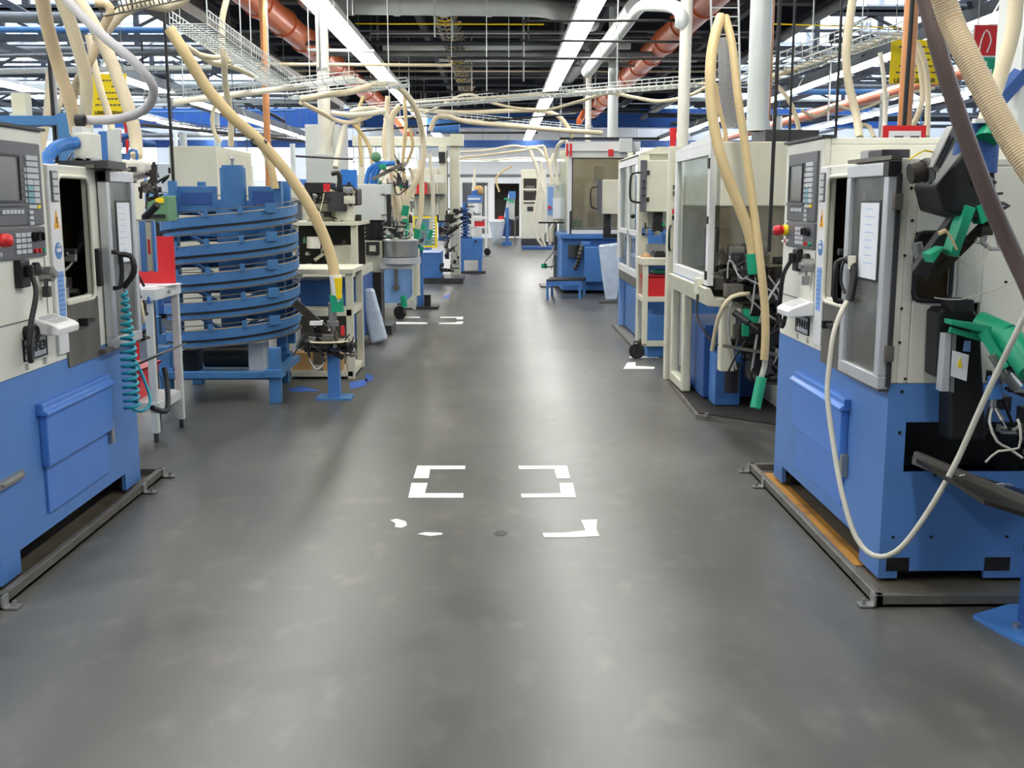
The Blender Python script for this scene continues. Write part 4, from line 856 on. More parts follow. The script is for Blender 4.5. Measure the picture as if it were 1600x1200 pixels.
S('ribbed_connector', MB().tube([(-1.87, 5.8, .4), (-1.84, 5.95, .36), (-1.86, 6.05, .48), (-1.88, 6.08, .58)], .016, 10, rib=.1, step=.006), ['black', 'charcoal'], 'black ribbed conduit end beside the left lathe corner', 'conduit')
va = T('valve_bank', 'tangle of small valves and cables at the back end of the left lathe', 'valves', (-2.0, 5.95, .6))
fittings(va, -2.1, -1.9, 5.8, 6.1, .75, 1.05, 12, 21, ('steel', 'dark_metal', 'mid_blue', 'charcoal'), cables=5, cmat='hose_beige', size=.04)
P(va, 'carrier_plate', MB().box(-2.12, -1.94, 5.78, 5.8, .6, 1.1), 'charcoal')
# top of left lathe: filter unit, motor, warning lamp
fu = T('filter_unit', 'pale filter unit with a blue elbow hose on top of the left lathe', 'filter unit', (-2.05, 5.3, 1.8))
e = lambda x, y, Y=5.3: at(x, y, Y)
P(fu, 'body', MB().box(e(106, 0).x, e(133, 0).x, 5.25, 5.4, e(0, 255).z, e(0, 208).z), 'offwhite', .006)
P(fu, 'cap', MB().box(e(104, 0).x, e(120, 0).x, 5.26, 5.38, e(0, 214).z, e(0, 205).z + .02), 'palegrey')
P(fu, 'base', MB().box(e(88, 0).x, e(165, 0).x, 5.2, 5.45, e(0, 264).z, e(0, 252).z), 'charcoal')
P(fu, 'elbow_hose', MB().tube([e(78, 262, 5.1), e(74, 248, 5.1), e(84, 233, 5.12), e(100, 226, 5.2), e(122, 223, 5.26)], .03, 14, rib=.04, step=.006), ['bright_blue', 'mid_blue'], label='bright blue elbow hose')
P(fu, 'clip_wire', MB().tube([e(104, 255, 5.24), e(112, 240, 5.22), e(124, 246, 5.22), e(134, 250, 5.24)], .005, 6), 'steel')
sg = T('signal_lamp', 'red signal lamp on a grey socket above the left lathe', 'lamp', tuple(e(183, 250, 5.6)))
P(sg, 'socket', MB().cyl(e(183, 234, 5.6), e(183, 222, 5.6), .026, 18), 'palegrey'); P(sg, 'lens', MB().cyl(e(183, 222, 5.6), e(182, 203, 5.6), .022, 18), 'red'); P(sg, 'stem', MB().cyl(e(184, 256, 5.6), e(183, 234, 5.6), .012), 'hose_tan')
S('signal_lamp', MB().cyl(e(197, 196, 8), e(197, 188, 8), .022, 16).cyl((e(197, 240, 8).x, 8, 0), (e(197, 196, 8).x, 8, e(197, 196, 8).z), .012), 'red', 'second small red lamp behind the beige hose above the left lathe', 'lamp')
vm = T('spindle_motor', 'off-white motor unit with a blue handle behind the left lathe door', 'motor', tuple(e(195, 290, 6.1)))
P(vm, 'body', MB().prism([(e(170, 0, 6.1).x, e(0, 285, 6.1).z), (e(220, 0, 6.1).x, e(0, 272, 6.1).z), (e(218, 0, 6.1).x, e(0, 250, 6.1).z), (e(172, 0, 6.1).x, e(0, 250, 6.1).z)], 'y', 6.0, 6.25), 'offwhite', .02)
P(vm, 'blue_ring', MB().cyl(e(195, 250, 6.1), e(195, 240, 6.1), .03, 18), 'deep_blue'); P(vm, 'handle', MB().tube([e(200, 252, 6.02), e(202, 236, 6.02), e(213, 236, 6.02), e(214, 252, 6.02)], .008, 7), 'mid_blue')
P(vm, 'cable', MB().tube([e(170, 262, 6), e(182, 252, 5.98), e(198, 262, 5.98), e(206, 282, 6)], .007, 6), 'hose_beige')
fittings(vm, e(205, 0, 6.1).x, e(245, 0, 6.1).x, 5.95, 6.1, e(0, 320, 6.1).z, e(0, 265, 6.1).z, 14, 12, ('steel', 'black', 'dark_metal', 'dull_steel'), cables=4, size=.045)
S('cable_channel', MB().box(e(160, 0, 5.55).x, e(173, 0, 5.55).x, 5.5, 5.58, e(0, 262, 5.55).z, e(0, 203, 5.55).z), 'palegrey', 'upright pale cable channel on top of the left lathe', 'channel')
S('steel_upright', MB().box(e(141, 0, 6.4).x, e(162, 0, 6.4).x, 6.4, 6.45, 0, e(0, 205, 6.4).z), 'mid_blue', 'blue steel upright behind the pale cable channel', 'panel')
gb = S('green_box', MB().box(e(211, 0, 7.4).x, e(246, 0, 7.4).x, 7.4, 7.6, e(0, 346, 7.4).z, e(0, 306, 7.4).z), 'dull_green', 'dull green electrical box with a yellow sticker left of the ring conveyor', 'box', bevel=.005)
P(gb, 'sticker', MB().box(e(226, 0, 7.39).x, e(239, 0, 7.39).x, 7.39, 7.4, e(0, 317, 7.39).z, e(0, 309, 7.39).z), 'yellow'); P(gb, 'lower_rail', MB().box(e(209, 0, 7.38).x, e(240, 0, 7.38).x, 7.38, 7.4, e(0, 341, 7.38).z, e(0, 335, 7.38).z), 'black')
S('box_stand', MB().box(e(211, 0, 7.5).x, e(217, 0, 7.5).x, 7.43, 7.5, 0, e(0, 346, 7.4).z), 'charcoal', 'dark stand under the dull green electrical box', 'stand')
# blue portal frame left of the lathe
pf = T('portal_frame', 'dark blue steel portal frame behind the left lathe', 'frame', (-2.6, 5.9, 0))
P(pf, 'cross_beam', MB().box(-4.2, e(88, 0, 5.9).x, 5.88, 5.98, e(0, 196, 5.9).z, e(0, 181, 5.9).z), 'ring_blue', .004)
P(pf, 'column', MB().box(e(82, 0, 5.9).x, e(109, 0, 5.9).x, 5.85, 6.0, 0, e(0, 178, 5.9).z), 'ring_blue', .004)
S('box_channel', MB().box(e(11, 0, 5.93).x, e(33, 0, 5.93).x, 5.89, 5.97, e(0, 181, 5.9).z, e(0, 146, 5.93).z), 'beige', 'beige box standing on the dark blue portal beam', 'box')
# ------------------------------------------------------------------ ring conveyor
CX, CY, RR = -2.12, 8.72, .53
rc = T('ring_conveyor', 'blue spiral ring conveyor with five stacked tracks on square legs', 'conveyor', (CX, CY, 0))
def hz(a):   # height over one turn, a in degrees from the left (0) through the front (180 = right) to 360
    return (-.075 + .15 * a / 180) if a <= 180 else (.075 + .06 * (a - 180) / 180)
def sweep(mb, r0, r1, zo0, zo1, base, a0=0, a1=360, st=10):
    vs = []; n = int((a1 - a0) / st)
    for i in range(n + 1):
        a = a0 + (a1 - a0) * i / n; t_ = R(180 + a); z = base + hz(a); c, s_ = math.cos(t_), math.sin(t_)
        for r, dz in ((r0, zo0), (r1, zo0), (r1, zo1), (r0, zo1)): vs.append((CX + r * c, CY + r * s_, z + dz))
    fs = [(4 * i + j, 4 * i + (j + 1) % 4, 4 * i + 4 + (j + 1) % 4, 4 * i + 4 + j) for i in range(n) for j in range(4)] + [(0, 1, 2, 3), (4 * n + 3, 4 * n + 2, 4 * n + 1, 4 * n)]
    mb._a(vs, fs, 0, False); return mb
for k in range(5):
    z = .42 + .213 * k
    tk = P(rc, 'track', sweep(sweep(MB(), RR - .012, RR, .058, .132, z), RR - .03, RR - .02, 0, .06, z), 'ring_blue')
    P(tk, 'floor_strip', sweep(MB(), RR - .12, RR - .012, .04, .052, z), 'dark_metal'); P(tk, 'inner_wall', sweep(MB(), RR - .13, RR - .12, .04, .13, z), 'ring_blue')
    P(tk, 'skirt_edge', sweep(MB(), RR - .02, RR + .004, -.004, .006, z), 'dull_steel')
    P(tk, 'guard_wire', sweep(MB(), RR - .004, RR + .004, .163, .17, z), 'dull_steel')
    P(tk, 'lip', sweep(MB(), RR - .001, RR + .003, .13, .135, z), 'hose_tan')
    for a in (20, 55, 85, 112): 
        t_ = R(180 + a); c = Vector((CX + (RR + .006) * math.cos(t_), CY + (RR + .006) * math.sin(t_), z + hz(a) + .148))
        P(tk, 'clip', MB().obox(c, (.012, .035, .055), Matrix.Rotation(t_, 3, 'Z')), 'ring_blue')
    a = 138; t_ = R(180 + a); c = Vector((CX + (RR + .008) * math.cos(t_), CY + (RR + .008) * math.sin(t_), z + hz(a) + .14))
    P(tk, 'joint_plate', MB().obox(c, (.014, .1, .075), Matrix.Rotation(t_, 3, 'Z')), 'ring_blue', .003)
    for a in (165, 250, 330):
        t_ = R(180 + a); P(tk, 'spoke', MB().bar((CX + .1 * math.cos(t_), CY + .1 * math.sin(t_), z + .05), (CX + (RR - .1) * math.cos(t_), CY + (RR - .1) * math.sin(t_), z + hz(a) + .04), .025, .025), 'ring_blue')
P(rc, 'centre_column', MB().cyl((CX, CY, .3), (CX, CY, 1.5), .1, 20), 'ring_blue')
P(rc, 'motor_housing', MB().cyl((CX + .04, CY, 1.44), (CX + .04, CY, 1.76), .1, 28).cyl((CX + .04, CY, 1.76), (CX + .04, CY, 1.78), .085, 24), 'ring_blue', label='round blue motor housing on top')
P(rc, 'eye_bolt', MB().cyl((CX + .04, CY, 1.78), (CX + .04, CY, 1.82), .012).ball((CX + .04, CY, 1.83), .018), 'steel')
P(rc, 'cover_plate', MB().box(CX - .42, CX - .1, CY + .02, CY + .06, 1.42, 1.62), 'ring_blue', .006); P(rc, 'cover_plate', MB().box(CX + .15, CX + .42, CY + .02, CY + .06, 1.42, 1.62), 'ring_blue', .006)
P(rc, 'cover_recess', MB().box(CX + .18, CX + .36, CY + .012, CY + .02, 1.47, 1.58), 'deep_blue'); P(rc, 'cover_recess', MB().box(CX - .38, CX - .14, CY + .012, CY + .02, 1.48, 1.57), 'deep_blue')
for x, y in ((CX + .4, CY - .05), (CX - .42, CY - .05), (CX + .42, CY + .2), (CX - .3, CY + .35)): P(rc, 'upright', post(MB(), x, y, .35, 1.66, .06), 'ring_blue', .004)
P(rc, 'end_stop', MB().box(CX - RR - .1, CX - RR + .02, CY - .1, CY - .03, .38, .46).box(CX - RR - .1, CX - RR - .04, CY - .1, CY - .03, .46, .6), 'ring_blue')
for x, y in ((-1.68, 8.12), (-2.52, 8.2), (-2.5, 9.0), (-1.8, 9.05)):
    P(rc, 'leg', post(MB(), x, y, 0, .42, .085), 'ring_blue', .004); P(rc, 'leg_flange', MB().box(x - .07, x + .07, y - .07, y + .07, .2, .26), 'ring_blue', .004)
P(rc, 'base_beam', MB().box(-2.52, -1.68, 8.08, 8.14, .19, .24), 'ring_blue', .004); P(rc, 'base_beam', MB().box(-1.72, -1.65, 8.12, 9.0, .19, .24), 'ring_blue', .004)
P(rc, 'base_plate', MB().box(-2.5, -1.7, 8.15, 9.1, .17, .19), 'ring_blue')
P(rc, 'drive_motor', MB().cyl((-2.3, 8.5, .3), (-1.95, 8.5, .3), .085, 18), 'black'); P(rc, 'gear_box', MB().box(-1.95, -1.82, 8.42, 8.6, .19, .42), 'palegrey', .01)
P(rc, 'drive_base', MB().box(-2.45, -2.35, 8.4, 8.6, .19, .36), 'black')
# cabinet behind the ring conveyor
cb2 = T('switch_cabinet', 'tall cream switch cabinet behind the blue ring conveyor', 'cabinet', (-2.73, 10.7, 0))
P(cb2, 'body', MB().box(-2.95, -2.52, 10, 11.4, .1, 1.99), 'cream', .006); P(cb2, 'plinth', MB().box(-2.93, -2.54, 10.02, 11.38, 0, .1), 'charcoal')
P(cb2, 'door_seam', MB().box(-2.521, -2.518, 10.05, 11.35, .15, 1.95), 'beige'); P(cb2, 'lock', MB().box(-2.96, -2.94, 9.99, 10.0, 1.75, 1.8), 'black')
P(cb2, 'main_switch', MB().box(-2.82, -2.75, 9.985, 10, 1.5, 1.57), 'yellow'); P(cb2, 'switch_knob', MB().cyl((-2.785, 9.985, 1.535), (-2.785, 9.95, 1.535), .028), 'red')
P(cb2, 'sticker', MB().box(-2.518, -2.516, 10.5, 10.6, 1.55, 1.66), 'yellow')
# feeder post with the long hose
fp = T('feeder_stand', 'blue pillar stand with a greasy gripper head at the shelf trolley', 'stand', (-1.27, 8.3, 0))
P(fp, 'foot_plate', MB().box(-1.4, -1.13, 8.2, 8.42, 0, .015), 'ring_blue'); P(fp, 'pillar', MB().box(-1.31, -1.22, 8.26, 8.35, .015, .4), 'mid_blue', .004)
P(fp, 'head_plate', MB().box(-1.5, -1.15, 8.2, 8.4, .42, .45), 'oily'); P(fp, 'head_rod', MB().cyl((-1.265, 8.3, .4), (-1.265, 8.3, .7), .02), 'steel')
P(fp, 'chute', MB().bar((-1.28, 8.3, .5), (-1.52, 8.3, .72), .14, .03), 'oily'); P(fp, 'chute_wall', MB().bar((-1.3, 8.23, .53), (-1.54, 8.23, .75), .012, .06), 'dark_metal'); P(fp, 'green_rail', MB().bar((-1.33, 8.26, .56), (-1.5, 8.26, .71), .02, .02), 'green'); P(fp, 'green_rail', MB().bar((-1.35, 8.3, .57), (-1.5, 8.3, .71), .02, .02), 'green')
P(fp, 'ring_guard', MB().tube([(-1.3 + .16 * math.cos(a * .5), 8.26 + .1 * math.sin(a * .5), .45) for a in range(13)], .008, 6, raw=True), 'hose_beige')
P(fp, 'hose_port', MB().cyl((-1.265, 8.3, .6), (-1.265, 8.3, .74), .032).cyl((-1.265, 8.3, .56), (-1.265, 8.3, .6), .045), 'steel')
P(fp, 'white_block', MB().box(-1.42, -1.33, 8.18, 8.26, .58, .61), 'white')
fittings(fp, -1.48, -1.12, 8.18, 8.4, .3, .52, 22, 6, cables=8, size=.055)
P(fp, 'red_button', MB().cyl((-1.18, 8.22, .5), (-1.18, 8.22, .57), .015), 'red')
# shelf trolley
ts = T('shelf_trolley', 'beige open shelf rack with scrap boxes, beside the aisle tape', 'trolley', (-1.5, 9.55, 0))
for x in (-1.8, -1.26):
    for y in (9.25, 9.9): P(ts, 'leg', post(MB(), x, y, .0, .9, .06), 'beige', .004)
P(ts, 'top', MB().box(-1.84, -1.22, 9.2, 9.94, .9, .94), 'beige', .004); P(ts, 'shelf', MB().box(-1.82, -1.24, 9.22, 9.92, .54, .6), 'beige', .004); P(ts, 'shelf', MB().box(-1.82, -1.24, 9.22, 9.92, .02, .07), 'beige', .004)
P(ts, 'bent_tube', MB().tube([(-1.3, 9.3, .08), (-1.3, 9.35, .25), (-1.32, 9.42, .3), (-1.34, 9.5, .3)], .015, 7), 'beige')
for i, (x, y) in enumerate(((-1.7, 9.35), (-1.42, 9.3))): S('cardboard_box', MB().box(x - .08, x + .08, y - .07, y + .1, .07, .22), 'wood', 'small brown box on the bottom of the beige rack, ' + ('left one', 'right one beside the leg')[i], 'box')
S('blue_crate', MB().box(-1.8, -1.3, 9.5, 9.9, .6, .82), 'deep_blue', 'flat blue crate on the middle shelf of the beige rack', 'crate', bevel=.01)
S('steel_sheet', MB().box(-1.75, -1.32, 9.6, 9.75, .07, .5), 'dull_steel', 'steel plate leaning inside the lower bay of the beige rack', 'plate')
# bench machine behind the rack
bm = T('bench_machine', 'cluttered beige bench machine with a dark recess above the shelf rack', 'machine', (-1.9, 11.3, 0))
k = lambda x, y, Y=11.2: at(x, y, Y)
P(bm, 'base', MB().box(k(455, 0).x, k(555, 0).x, 11.2, 12.2, .1, .74), 'deep_blue', .01)
P(bm, 'counter', MB().box(k(452, 0).x, k(556, 0).x, 11.15, 12.2, .74, .84), 'beige', .006)
P(bm, 'side_post', MB().box(k(540, 0).x, k(550, 0).x, 11.15, 11.25, .84, 1.28), 'beige', .004); P(bm, 'side_post', MB().box(k(440, 0).x, k(450, 0).x, 11.15, 11.25, .84, 1.28), 'beige', .004)
P(bm, 'recess_back', MB().box(k(440, 0).x, k(552, 0).x, 11.7, 11.72, .84, 1.28), 'oily'); P(bm, 'table_top', MB().box(k(440, 0).x, k(552, 0).x, 11.1, 12.2, 1.26, 1.3), 'beige', .006)
P(bm, 'white_cup', MB().cyl(k(490, 388, 11.18), k(490, 370, 11.18), .07, 16), 'offwhite'); P(bm, 'inner_block', MB().box(k(500, 0).x, k(536, 0).x, 11.3, 11.6, .84, 1.05), 'beige', .01)
P(bm, 'console_box', MB().prism([(k(513, 0).x, 1.3), (k(544, 0).x, 1.3), (k(546, 0).x, 1.46), (k(516, 0).x, 1.44)], 'y', 11.2, 11.5), 'cream', .008)
P(bm, 'controller', MB().box(k(466, 0).x, k(508, 0).x, 11.2, 11.6, k(0, 302).z, k(0, 285).z), 'black', .006); P(bm, 'red_front', MB().box(k(497, 0).x, k(508, 0).x, 11.195, 11.2, k(0, 300).z, k(0, 287).z), 'red')
P(bm, 'head_unit', MB().box(k(462, 0).x, k(510, 0).x, 11.4, 11.9, 1.3, k(0, 305).z), 'beige', .02)
P(bm, 'motor', MB().cyl(k(527, 330), k(527, 300), .1, 18), 'charcoal'); P(bm, 'motor', MB().box(k(512, 0).x, k(545, 0).x, 11.5, 11.9, 1.46, 1.64), 'dark_metal', .02)
P(bm, 'red_lever', MB().bar(k(514, 318, 11.15), k(526, 309, 11.15), .02, .02), 'red'); P(bm, 'blue_bracket', MB().box(k(516, 0).x, k(542, 0).x, 11.6, 11.7, k(0, 297).z, k(0, 263).z), 'bright_blue')
P(bm, 'black_elbow', MB().tube([k(528, 300), k(531, 280), k(528, 270), k(518, 272)], .025, 8), 'black')
fittings(bm, k(460, 0).x, k(548, 0).x, 11.15, 11.5, 1.3, 1.62, 26, 9, ('dark_metal', 'black', 'steel', 'charcoal', 'beige'), cables=8, cmat='hose_beige', size=.07)
fittings(bm, k(455, 0).x, k(535, 0).x, 11.2, 11.5, .84, 1.1, 14, 19, ('dull_steel', 'dark_metal', 'beige', 'dull_green'), cables=5, size=.06)
# pale tall cabinet behind
tc_ = T('switch_cabinet', 'tall pale blue-grey cabinet behind the beige bench machine', 'cabinet', (-2.3, 14.3, 0))
P(tc_, 'body', MB().box(at(470, 0, 14).x, at(525, 0, 14).x, 14, 14.8, 0, at(0, 194, 14).z), 'palegrey', .006); P(tc_, 'shelf_line', MB().box(at(470, 0, 14).x, at(525, 0, 14).x, 13.99, 14, at(0, 257, 14).z - .01, at(0, 257, 14).z + .01), 'pipe_grey')
S('curtain_rod', MB().cyl(at(462, 244, 13), at(552, 249, 13), .012), 'charcoal', 'thin dark horizontal rod before the tall pale cabinet', 'rod')
# control box on bellows pedestal
pb = T('drilling_unit', 'white control box on a black bellows pedestal with blue hoses on top', 'machine', (-1.42, 12.7, 0))
k = lambda x, y, Y=12.5: at(x, y, Y)
P(pb, 'control_box', MB().box(-1.6, -1.28, 12.5, 12.75, 1.29, 1.69), 'palegrey', .01); P(pb, 'box_flange', MB().box(-1.28, -1.2, 12.48, 12.7, 1.58, 1.69), 'palegrey', .006); P(pb, 'handle_bar', MB().box(-1.26, -1.21, 12.48, 12.52, 1.2, 1.58).bar((-1.235, 12.5, 1.2), (-1.1, 12.45, 1.1), .04, .04), 'black')
for z in (1.35, 1.58): P(pb, 'clasp', MB().bar((-1.32, 12.49, z), (-1.24, 12.49, z), .012, .015), 'dull_steel')
bl = [(.13 if i % 2 else .1, 1.06 + i * .023) for i in range(11)]
P(pb, 'bellows', MB().lathe(bl, (-1.42, 12.65, 0), 20), 'black'); P(pb, 'slide_body', MB().box(-1.54, -1.32, 12.5, 12.8, .7, 1.06), 'beige', .01); P(pb, 'plate', MB().box(-1.47, -1.38, 12.48, 12.5, .93, 1.02).rim(-1.5, -1.35, .9, 1.05, .02, 12.47, 12.5), ['charcoal']); P(pb, 'plate_label', MB().box(-1.46, -1.39, 12.465, 12.48, .94, 1.01), 'cream')
P(pb, 'column', MB().box(-1.5, -1.34, 12.5, 12.85, .1, .7), 'dark_metal', .01); P(pb, 'foot', MB().box(-1.6, -1.22, 12.4, 12.95, 0, .1), 'charcoal'); P(pb, 'blue_cover', MB().box(-1.7, -1.5, 12.45, 12.6, .35, .65), 'deep_blue', .02)
P(pb, 'vertical_rail', MB().box(-1.7, -1.64, 12.6, 12.7, .1, 1.7), 'charcoal')
P(pb, 'sorting_drum', MB().cyl((-1.12, 12.6, .88), (-1.12, 12.6, 1.06), .2, 28), 'steel', .008); P(pb, 'drum_tray', MB().cyl((-1.12, 12.6, .8), (-1.12, 12.6, .87), .23, 28).cyl((-1.12, 12.6, 1.055), (-1.12, 12.6, 1.07), .21, 28), 'aluminium'); P(pb, 'drum_base', MB().box(-1.35, -.95, 12.45, 12.8, .74, .8), 'palegrey', .01)
P(pb, 'green_bowl', MB().lathe([(.001, 0), (.08, .01), (.1, .05)], (-1.66, 12.5, 1.05), 16), 'dull_green')
for i, dx in enumerate((0, .06, .1)): P(pb, 'blue_hose', MB().tube([(-1.5 + dx, 12.6, 1.7), (-1.46 + dx, 12.6, 1.86), (-1.36 + dx, 12.6, 1.92), (-1.28 + dx, 12.65, 1.93)], .028, 8), 'bright_blue')
P(pb, 'green_knob', MB().ball((-1.38, 12.6, 2.0), .06), 'dull_green'); P(pb, 'top_arm', MB().bar((-1.42, 12.55, 1.75), (-1.08, 12.6, 1.92), .05, .04), 'dull_steel')
fittings(pb, -1.3, -1.0, 12.45, 12.75, 1.08, 1.3, 16, 41, ('steel', 'charcoal', 'palegrey', 'dark_metal'), cables=6, size=.05)
fittings(pb, -1.35, -1.0, 12.5, 12.8, 1.6, 1.95, 16, 42, ('steel', 'charcoal', 'green', 'dull_steel'), cables=6, size=.05)
# reel trolley
rt = T('reel_trolley', 'small wheeled frame holding a big pale blue reel', 'trolley', (-1.35, 14.2, 0))
P(rt, 'reel', MB().cyl((-1.34, 14.2, .46), (-1.36, 14.26, .46), .28, 36).cyl((-1.36, 14.26, .46), (-1.42, 14.36, .46), .18, 24).cyl((-1.42, 14.36, .46), (-1.44, 14.4, .46), .28, 36), 'pale_blue', label='pale blue round reel'); P(rt, 'hub_arm', MB().box(-1.34, -1.3, 14.14, 14.17, .4, .72).cyl((-1.32, 14.1, .4), (-1.32, 14.2, .4), .04), 'dull_steel')
for x in (-1.66, -1.09): P(rt, 'leg', post(MB(), x, 14.13, .12, .8, .04), 'palegrey')
P(rt, 'top_bar', MB().box(-1.6, -1.08, 14.1, 14.5, .76, .82), 'palegrey'); P(rt, 'bottom_bar', MB().box(-1.57, -1.11, 14.1, 14.16, .14, .2), 'palegrey')
caster(rt, -1.27, 14.05, .085); P(rt, 'post_clamp', MB().cyl((-1.06, 14.15, .3), (-1.06, 14.15, .9), .05), 'beige')
S('film_bundle', MB().prism([(-1.46, .58), (-1.32, .6), (-1.18, .05), (-1.36, .0)], 'y', 11.5, 11.62), 'film', 'bundle of clear plastic film leaning between the rack and the reel trolley', 'package', bevel=.03)
dp = T('feeder_stand', 'slim beige post stand with a black foot, right of the pale blue reel', 'stand', (-1.05, 15.5, 0))
P(dp, 'post', MB().box(-1.33, -1.24, 15.4, 15.5, .04, 1.0), 'beige', .005); P(dp, 'post', MB().box(-1.15, -1.06, 15.45, 15.53, .04, .9), 'mid_blue'); P(dp, 'foot_plate', MB().box(-1.4, -.85, 15.3, 15.7, 0, .04), 'charcoal'); P(dp, 'black_foot', MB().cyl((-1.0, 15.4, .04), (-1.0, 15.4, .2), .05), 'black')
fittings(dp, -1.3, -1.0, 15.35, 15.5, .75, 1.1, 14, 61, ('charcoal', 'steel', 'black', 'green'), cables=4, size=.06)
a_ = T('assembly_station', 'cluttered beige station behind the bundle of hanging hoses', 'machine', (-1.6, 16.6, 0))
P(a_, 'cabinet', MB().box(-1.95, -1.3, 16.6, 17.6, 0, .95), 'beige', .01); P(a_, 'tower', MB().box(-1.9, -1.55, 17.0, 17.5, .95, 2.0), 'palegrey', .02); P(a_, 'cross_arm', MB().box(-1.9, -1.25, 16.9, 17.0, 1.75, 1.85), 'beige'); P(a_, 'hopper', MB().cyl((-1.5, 16.8, 1.1), (-1.5, 16.8, 1.4), .1, 18, r2=.2), 'steel')
fittings(a_, -1.85, -1.28, 16.4, 16.9, .9, 1.85, 44, 91, ('steel', 'charcoal', 'dull_steel', 'beige', 'dark_metal', 'white', 'green'), cables=14, cmat='hose_white', size=.09)
# gantry, yellow guard and blue tank
gt = T('gantry', 'cream portal gantry over the machines on the far left', 'gantry', (-1.6, 21, 0))
g_ = lambda x, y, Y=21.: at(x, y, Y)
P(gt, 'cross_beam', MB().box(g_(545, 0).x, g_(718, 0).x, 21, 21.3, g_(0, 228).z, g_(0, 213).z), 'cream', .01); P(gt, 'beam_end', MB().box(g_(702, 0).x, g_(722, 0).x, 20.95, 21.35, g_(0, 228).z, g_(0, 209).z), 'beige', .01)
P(gt, 'column', MB().box(g_(700, 0).x, g_(716, 0).x, 21.05, 21.25, 0, g_(0, 228).z), 'cream', .01); P(gt, 'column', MB().box(g_(684, 0).x, g_(696, 0).x, 20.8, 20.95, g_(0, 345).z, g_(0, 228).z), 'cream', .01); P(gt, 'column', MB().box(g_(553, 0).x, g_(562, 0).x, 21.05, 21.25, 0, g_(0, 228).z), 'cream')
P(gt, 'column_shoe', MB().box(g_(682, 0).x, g_(698, 0).x, 20.75, 21, g_(0, 376).z, g_(0, 345).z), 'mid_blue', .01); P(gt, 'black_coupling', MB().box(g_(684, 0).x, g_(694, 0).x, 20.7, 20.8, g_(0, 255).z, g_(0, 238).z), 'black'); P(gt, 'guide_rod', MB().cyl(g_(698, 235, 20.9), g_(699, 400, 20.9), .018), 'dull_steel')
yt = T('guard_machine', 'blue cabinet machine with a yellow edged slatted guard', 'machine', (-1.5, 20.5, 0))
P(yt, 'cabinet', MB().box(g_(648, 0, 20.2).x, g_(684, 0, 20.2).x, 20.2, 21.2, .1, g_(0, 395, 20.2).z), 'mid_blue', .01); P(yt, 'plinth', MB().box(g_(650, 0, 20.2).x, g_(720, 0, 20.2).x, 20.15, 21.4, 0, .1), 'charcoal')
P(yt, 'guard_frame', MB().rim(g_(640, 0, 20.1).x, g_(679, 0, 20.1).x, g_(0, 387, 20.1).z, g_(0, 338, 20.1).z, .035, 20.1, 20.14), 'yellow')
for i in range(9): P(yt, 'slat', MB().box(g_(641, 0, 20.1).x, g_(676, 0, 20.1).x, 20.12, 20.15, g_(0, 383 - i * 4.8, 20.1).z, g_(0, 380.5 - i * 4.8, 20.1).z), 'dull_green')
P(yt, 'shelf', MB().box(g_(640, 0, 20.1).x, g_(690, 0, 20.1).x, 20.1, 20.8, g_(0, 306, 20.1).z, g_(0, 303, 20.1).z), 'charcoal'); P(yt, 'crate', MB().box(g_(646, 0, 20.1).x, g_(662, 0, 20.1).x, 20.2, 20.5, g_(0, 303, 20.1).z, g_(0, 284, 20.1).z), 'red'); P(yt, 'upper_housing', MB().box(g_(640, 0, 20.4).x, g_(680, 0, 20.4).x, 20.5, 21.2, g_(0, 338, 20.4).z, g_(0, 262, 20.4).z), 'beige', .02)
P(yt, 'yellow_unit', MB().box(g_(634, 0, 20.1).x, g_(643, 0, 20.1).x, 20.1, 20.3, g_(0, 305, 20.1).z, g_(0, 290, 20.1).z), 'yellow', .01); P(yt, 'top_panel', MB().box(g_(642, 0, 20.1).x, g_(690, 0, 20.1).x, 20.2, 20.3, g_(0, 285, 20.1).z, g_(0, 272, 20.1).z), 'offwhite')
fittings(yt, g_(684, 0, 20.1).x, g_(712, 0, 20.1).x, 20, 20.6, .2, 1.3, 28, 71, cables=10, size=.1)
bs = T('storage_tower', 'blue notched tower standing on a blue box at the left aisle edge', 'rack', (-.6, 23.5, 0))
g2 = lambda x, y, Y=23.: at(x, y, Y)
P(bs, 'tank', MB().box(g2(716, 0).x, g2(752, 0).x, 23, 24, g2(0, 407).z, g2(0, 373).z), 'mid_blue', .01)
for x in (g2(719, 0).x, g2(748, 0).x): P(bs, 'leg', post(MB(), x, 23.05, 0.03, g2(0, 405).z, .08), 'mid_blue')
P(bs, 'foot_rail', MB().box(g2(716, 0).x, g2(757, 0).x, 23, 23.3, 0, .05), 'charcoal'); P(bs, 'spine', MB().box(g2(720, 0).x, g2(727, 0).x, 23.1, 23.4, g2(0, 374).z, g2(0, 316).z), 'mid_blue')
for i in range(9): P(bs, 'pallet', MB().box(g2(712, 0).x, g2(731, 0).x, 23.0, 23.5, g2(0, 372 - i * 5.4).z, g2(0, 370 - i * 5.4).z), 'deep_blue')
fittings(bs, g2(700, 0).x, g2(745, 0).x, 22.8, 23.4, .6, 1.4, 16, 81, cables=6, size=.1)
